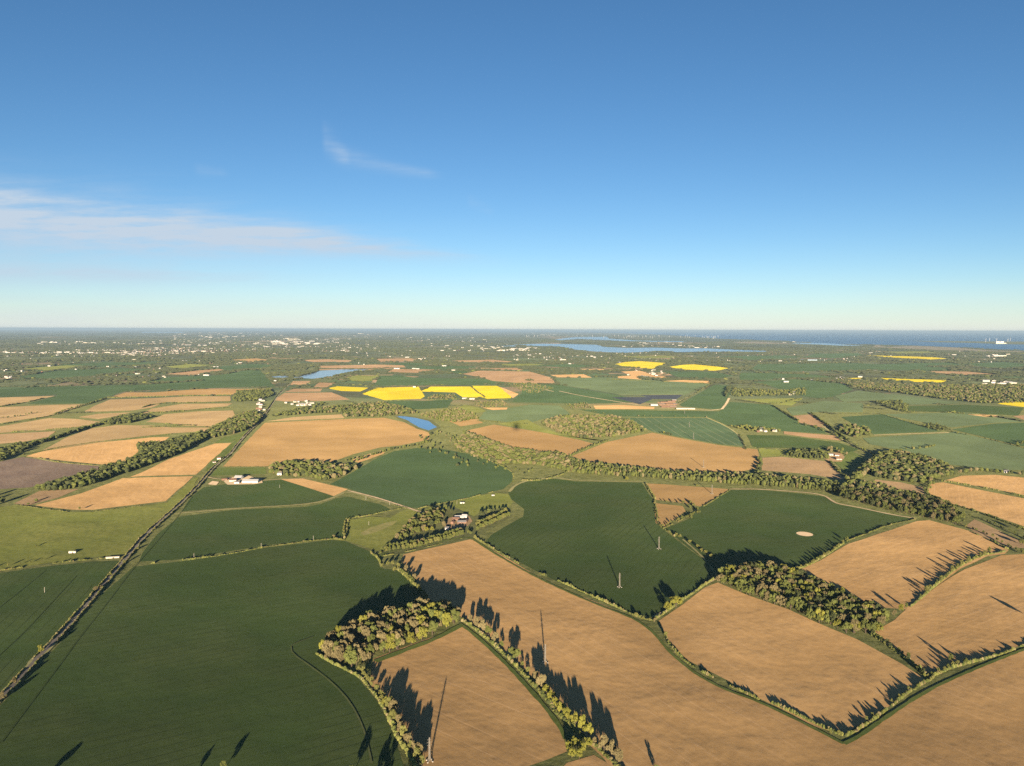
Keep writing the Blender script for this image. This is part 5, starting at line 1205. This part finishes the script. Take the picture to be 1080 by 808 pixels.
# ------------------------------------------------------------------ pylons, poles, turbines
def pylon_parts():
    """slim lattice mast 26 m high on splayed feet"""
    Hh = 25.5; lv = [0, 2.2, 5, 8, 11, 14, 16.5, 19, 21.5, 23.5, Hh]
    def wd(z): return 2.6-(2.6-.66)*min(1, z/3.0)**.7 if z < 3.0 else .66-.3*max(0, z-10)/16
    m_ = MB()
    for a, b in zip(lv[:-1], lv[1:]):
        A = [(sx*wd(a), sy*wd(a), a) for sx, sy in ((-1, -1), (1, -1), (1, 1), (-1, 1))]; B = [(sx*wd(b), sy*wd(b), b) for sx, sy in ((-1, -1), (1, -1), (1, 1), (-1, 1))]
        for i in range(4):
            j = (i+1) % 4; m_.tube(A[i], B[i], .15, .13, 4, cap=False); m_.tube(A[i], B[j], .12, .12, 3, cap=False); m_.tube(A[j], B[i], .12, .12, 3, cap=False); m_.tube(B[i], B[j], .1, .1, 3, cap=False)
    arms = []
    for z, L in ((17, 2.6), (20, 3.0), (23, 2.2)):
        q = MB()
        for s in (-1, 1):
            for yy_ in (-.35, .35): q.tube((0, yy_, z), (s*L, 0, z+.1), .12, .08, 3)
            q.tube((0, 0, z+1.2), (s*L, 0, z+.1), .1, .08, 3)
        arms.append(q)
    ft = MB()
    for sx in (-1, 1):
        for sy in (-1, 1): ft.box((sx*2.6, sy*2.6, .3), (1.3, 1.3, .7))
    return m_, arms, ft
pm, pa, pf = pylon_parts()
PYL = [(453, 803, 'lattice pylon behind the curving hedge at the bottom'), (575, 699, 'lattice pylon alone in the huge tan field'), (653.5, 619.5, 'nearer lattice pylon in the dark wheat field'), (695, 579, 'farther lattice pylon in the dark wheat field'),
       (751, 521, 'lattice pylon in the tan triangular field'), (742, 493, 'lattice pylon in the large pale orange field'), (731.5, 463.2, 'lattice pylon at the edge of the striped field'), (727, 450.5, 'lattice pylon in the middle of the striped field'), (722, 436, 'lattice pylon in the long green band')]
pr_ = None
for px, py, lab in PYL:
    x, y = gp(px, py); o = empty('pylon', (x, y, .3), .35); tag(o, lab, 'pylon', 'pylons of the power line crossing the fields')
    if pr_ is None:
        a = pm.build('mast', [MAT['steel']], o); b = [q.build('crossarm', [MAT['steel']], o) for q in pa]; c = pf.build('footing', [MAT['conc']], o); pr_ = [a]+b+[c]
    else:
        for q in pr_: d_ = q.copy(); COL.objects.link(d_); d_.parent = o
pp = None
for px, py, lab in ((204.6, 588.5, 'wooden pole on the wheat hedge nearest the road'), (275.5, 577.5, 'wooden pole in the middle of the wheat hedge'), (330.5, 569.5, 'wooden pole on the wheat hedge near the paddock'), (295, 514.5, 'wooden pole in the field before the white barns'),
                    (389, 554, 'wooden pole in the green paddock'), (47, 625, 'wooden pole in the left wheat field'), (482, 532, 'wooden pole behind the hamlet'), (411, 533, 'wooden pole beside the bare farm track'), (386, 527.5, 'wooden pole above the bare farm track')):
    x, y = gp(px, py); o = empty('telegraph_pole', (x, y, .2), .4); tag(o, lab, 'pole', 'wooden poles on the fields')
    if pp is None:
        a = MB(); a.tube((0, 0, 0), (0, 0, 9), .28, .2, 8); b = MB(); b.box((0, 0, 8.3), (2.4, .2, .2)); pp = [a.build('post', [MAT['conc']], o), b.build('crossbar', [MAT['wood']], o)]
    else:
        for q in pp: d_ = q.copy(); COL.objects.link(d_); d_.parent = o
def turbine_me(seed):
    m_ = MB(); m_.tube((0, 0, 0), (0, 0, 80), 4.5, 3, 8); m_.box((0, 0, 81), (6, 12, 5)); a0 = seed*.7
    for i in range(3):
        a = a0+i*2.094; m_.tube((0, -7, 81), (math.cos(a)*45, -7, 81+math.sin(a)*45), 2.4, .6, 4)
    o = m_.build('wind_turbine', [MAT['white']]); d_ = o.data; bpy.data.objects.remove(o); return d_
TM = [turbine_me(i) for i in range(3)]
def turb(px, dist_, s, label, group):
    r = ray(px, 360); k = dist_/r.y; o = bpy.data.objects.new('wind_turbine', rnd.choice(TM)); COL.objects.link(o); o.location = (r.x*k, dist_, 0); o.scale = (s, s, s); tag(o, label, 'wind turbine', group); note(o, label, px)
for px, dd in ((1039.5, 33000), (1043.5, 34500), (1051, 34000), (1063, 33500), (1065.5, 35500)):
    turb(px, dd, 1.35, 'white wind turbine on the headland by the power station', 'wind turbines on the headland')
for i in range(46):
    px = rnd.uniform(660, 762) if i > 12 else (rnd.uniform(548, 568) if i > 6 else rnd.uniform(600, 660))
    turb(px, rnd.uniform(40000, 52000), 1.15, 'tiny white offshore wind turbine on the horizon', 'offshore wind farm turbines')

# ------------------------------------------------------------------ the balloon that carries the viewer: above and behind the camera
def balloon():
    o = empty('hot_air_balloon', (0, -1.6, CAM_H-1.6)); tag(o, 'red hot air balloon above the viewpoint casting the small round shadow', 'balloon')
    m_ = MB(); nn, rings = 24, 14; V = []
    for i in range(rings+1):
        t = i/rings; z = 9+30*t; r = 14*math.sin(math.pi*(.12+.88*(1-(1-t)**1.0))**.9)**.75 if t < 1 else .3
        V += [(r*math.cos(j*2*math.pi/nn), r*math.sin(j*2*math.pi/nn), z) for j in range(nn)]
    Q = [(i*nn+j, i*nn+(j+1) % nn, (i+1)*nn+(j+1) % nn, (i+1)*nn+j) for i in range(rings) for j in range(nn)]
    m_.add(V, Q=Q); m_.build('envelope', [MAT['balloonr']], o)
    b = MB(); b.box((0, 0, .6), (2.2, 1.4, 1.1)); b.build('basket', [MAT['wicker']], o)
    r = MB()
    for sx in (-1, 1):
        for sy in (-1, 1): r.tube((sx*1.0, sy*.6, 1.1), (sx*3, sy*3, 9.3), .03, .03, 4)
    r.build('rope', [MAT['wood']], o)
balloon()

settle_labels()
# ------------------------------------------------------------------ haze
HAZE = 1.4e-5
if HAZE:
    m = bpy.data.materials.new('haze'); m.use_nodes = True; t = NT(m.node_tree)
    t.n.remove(t.n['Principled BSDF']); vn = t.new('ShaderNodeVolumePrincipled'); t.l.new(vn.outputs[0], t.n['Material Output'].inputs['Volume'])
    vn.inputs['Color'].default_value = (.42, .60, .76, 1); vn.inputs['Density'].default_value = HAZE; vn.inputs['Anisotropy'].default_value = 0.0
    mb = MB(); mb.box((0, 0, 246), (4.1e5, 4.1e5, 494)); o = mb.build('haze', [m]); tag(o, 'thin pale blue haze over the far countryside', 'haze', kind='stuff')
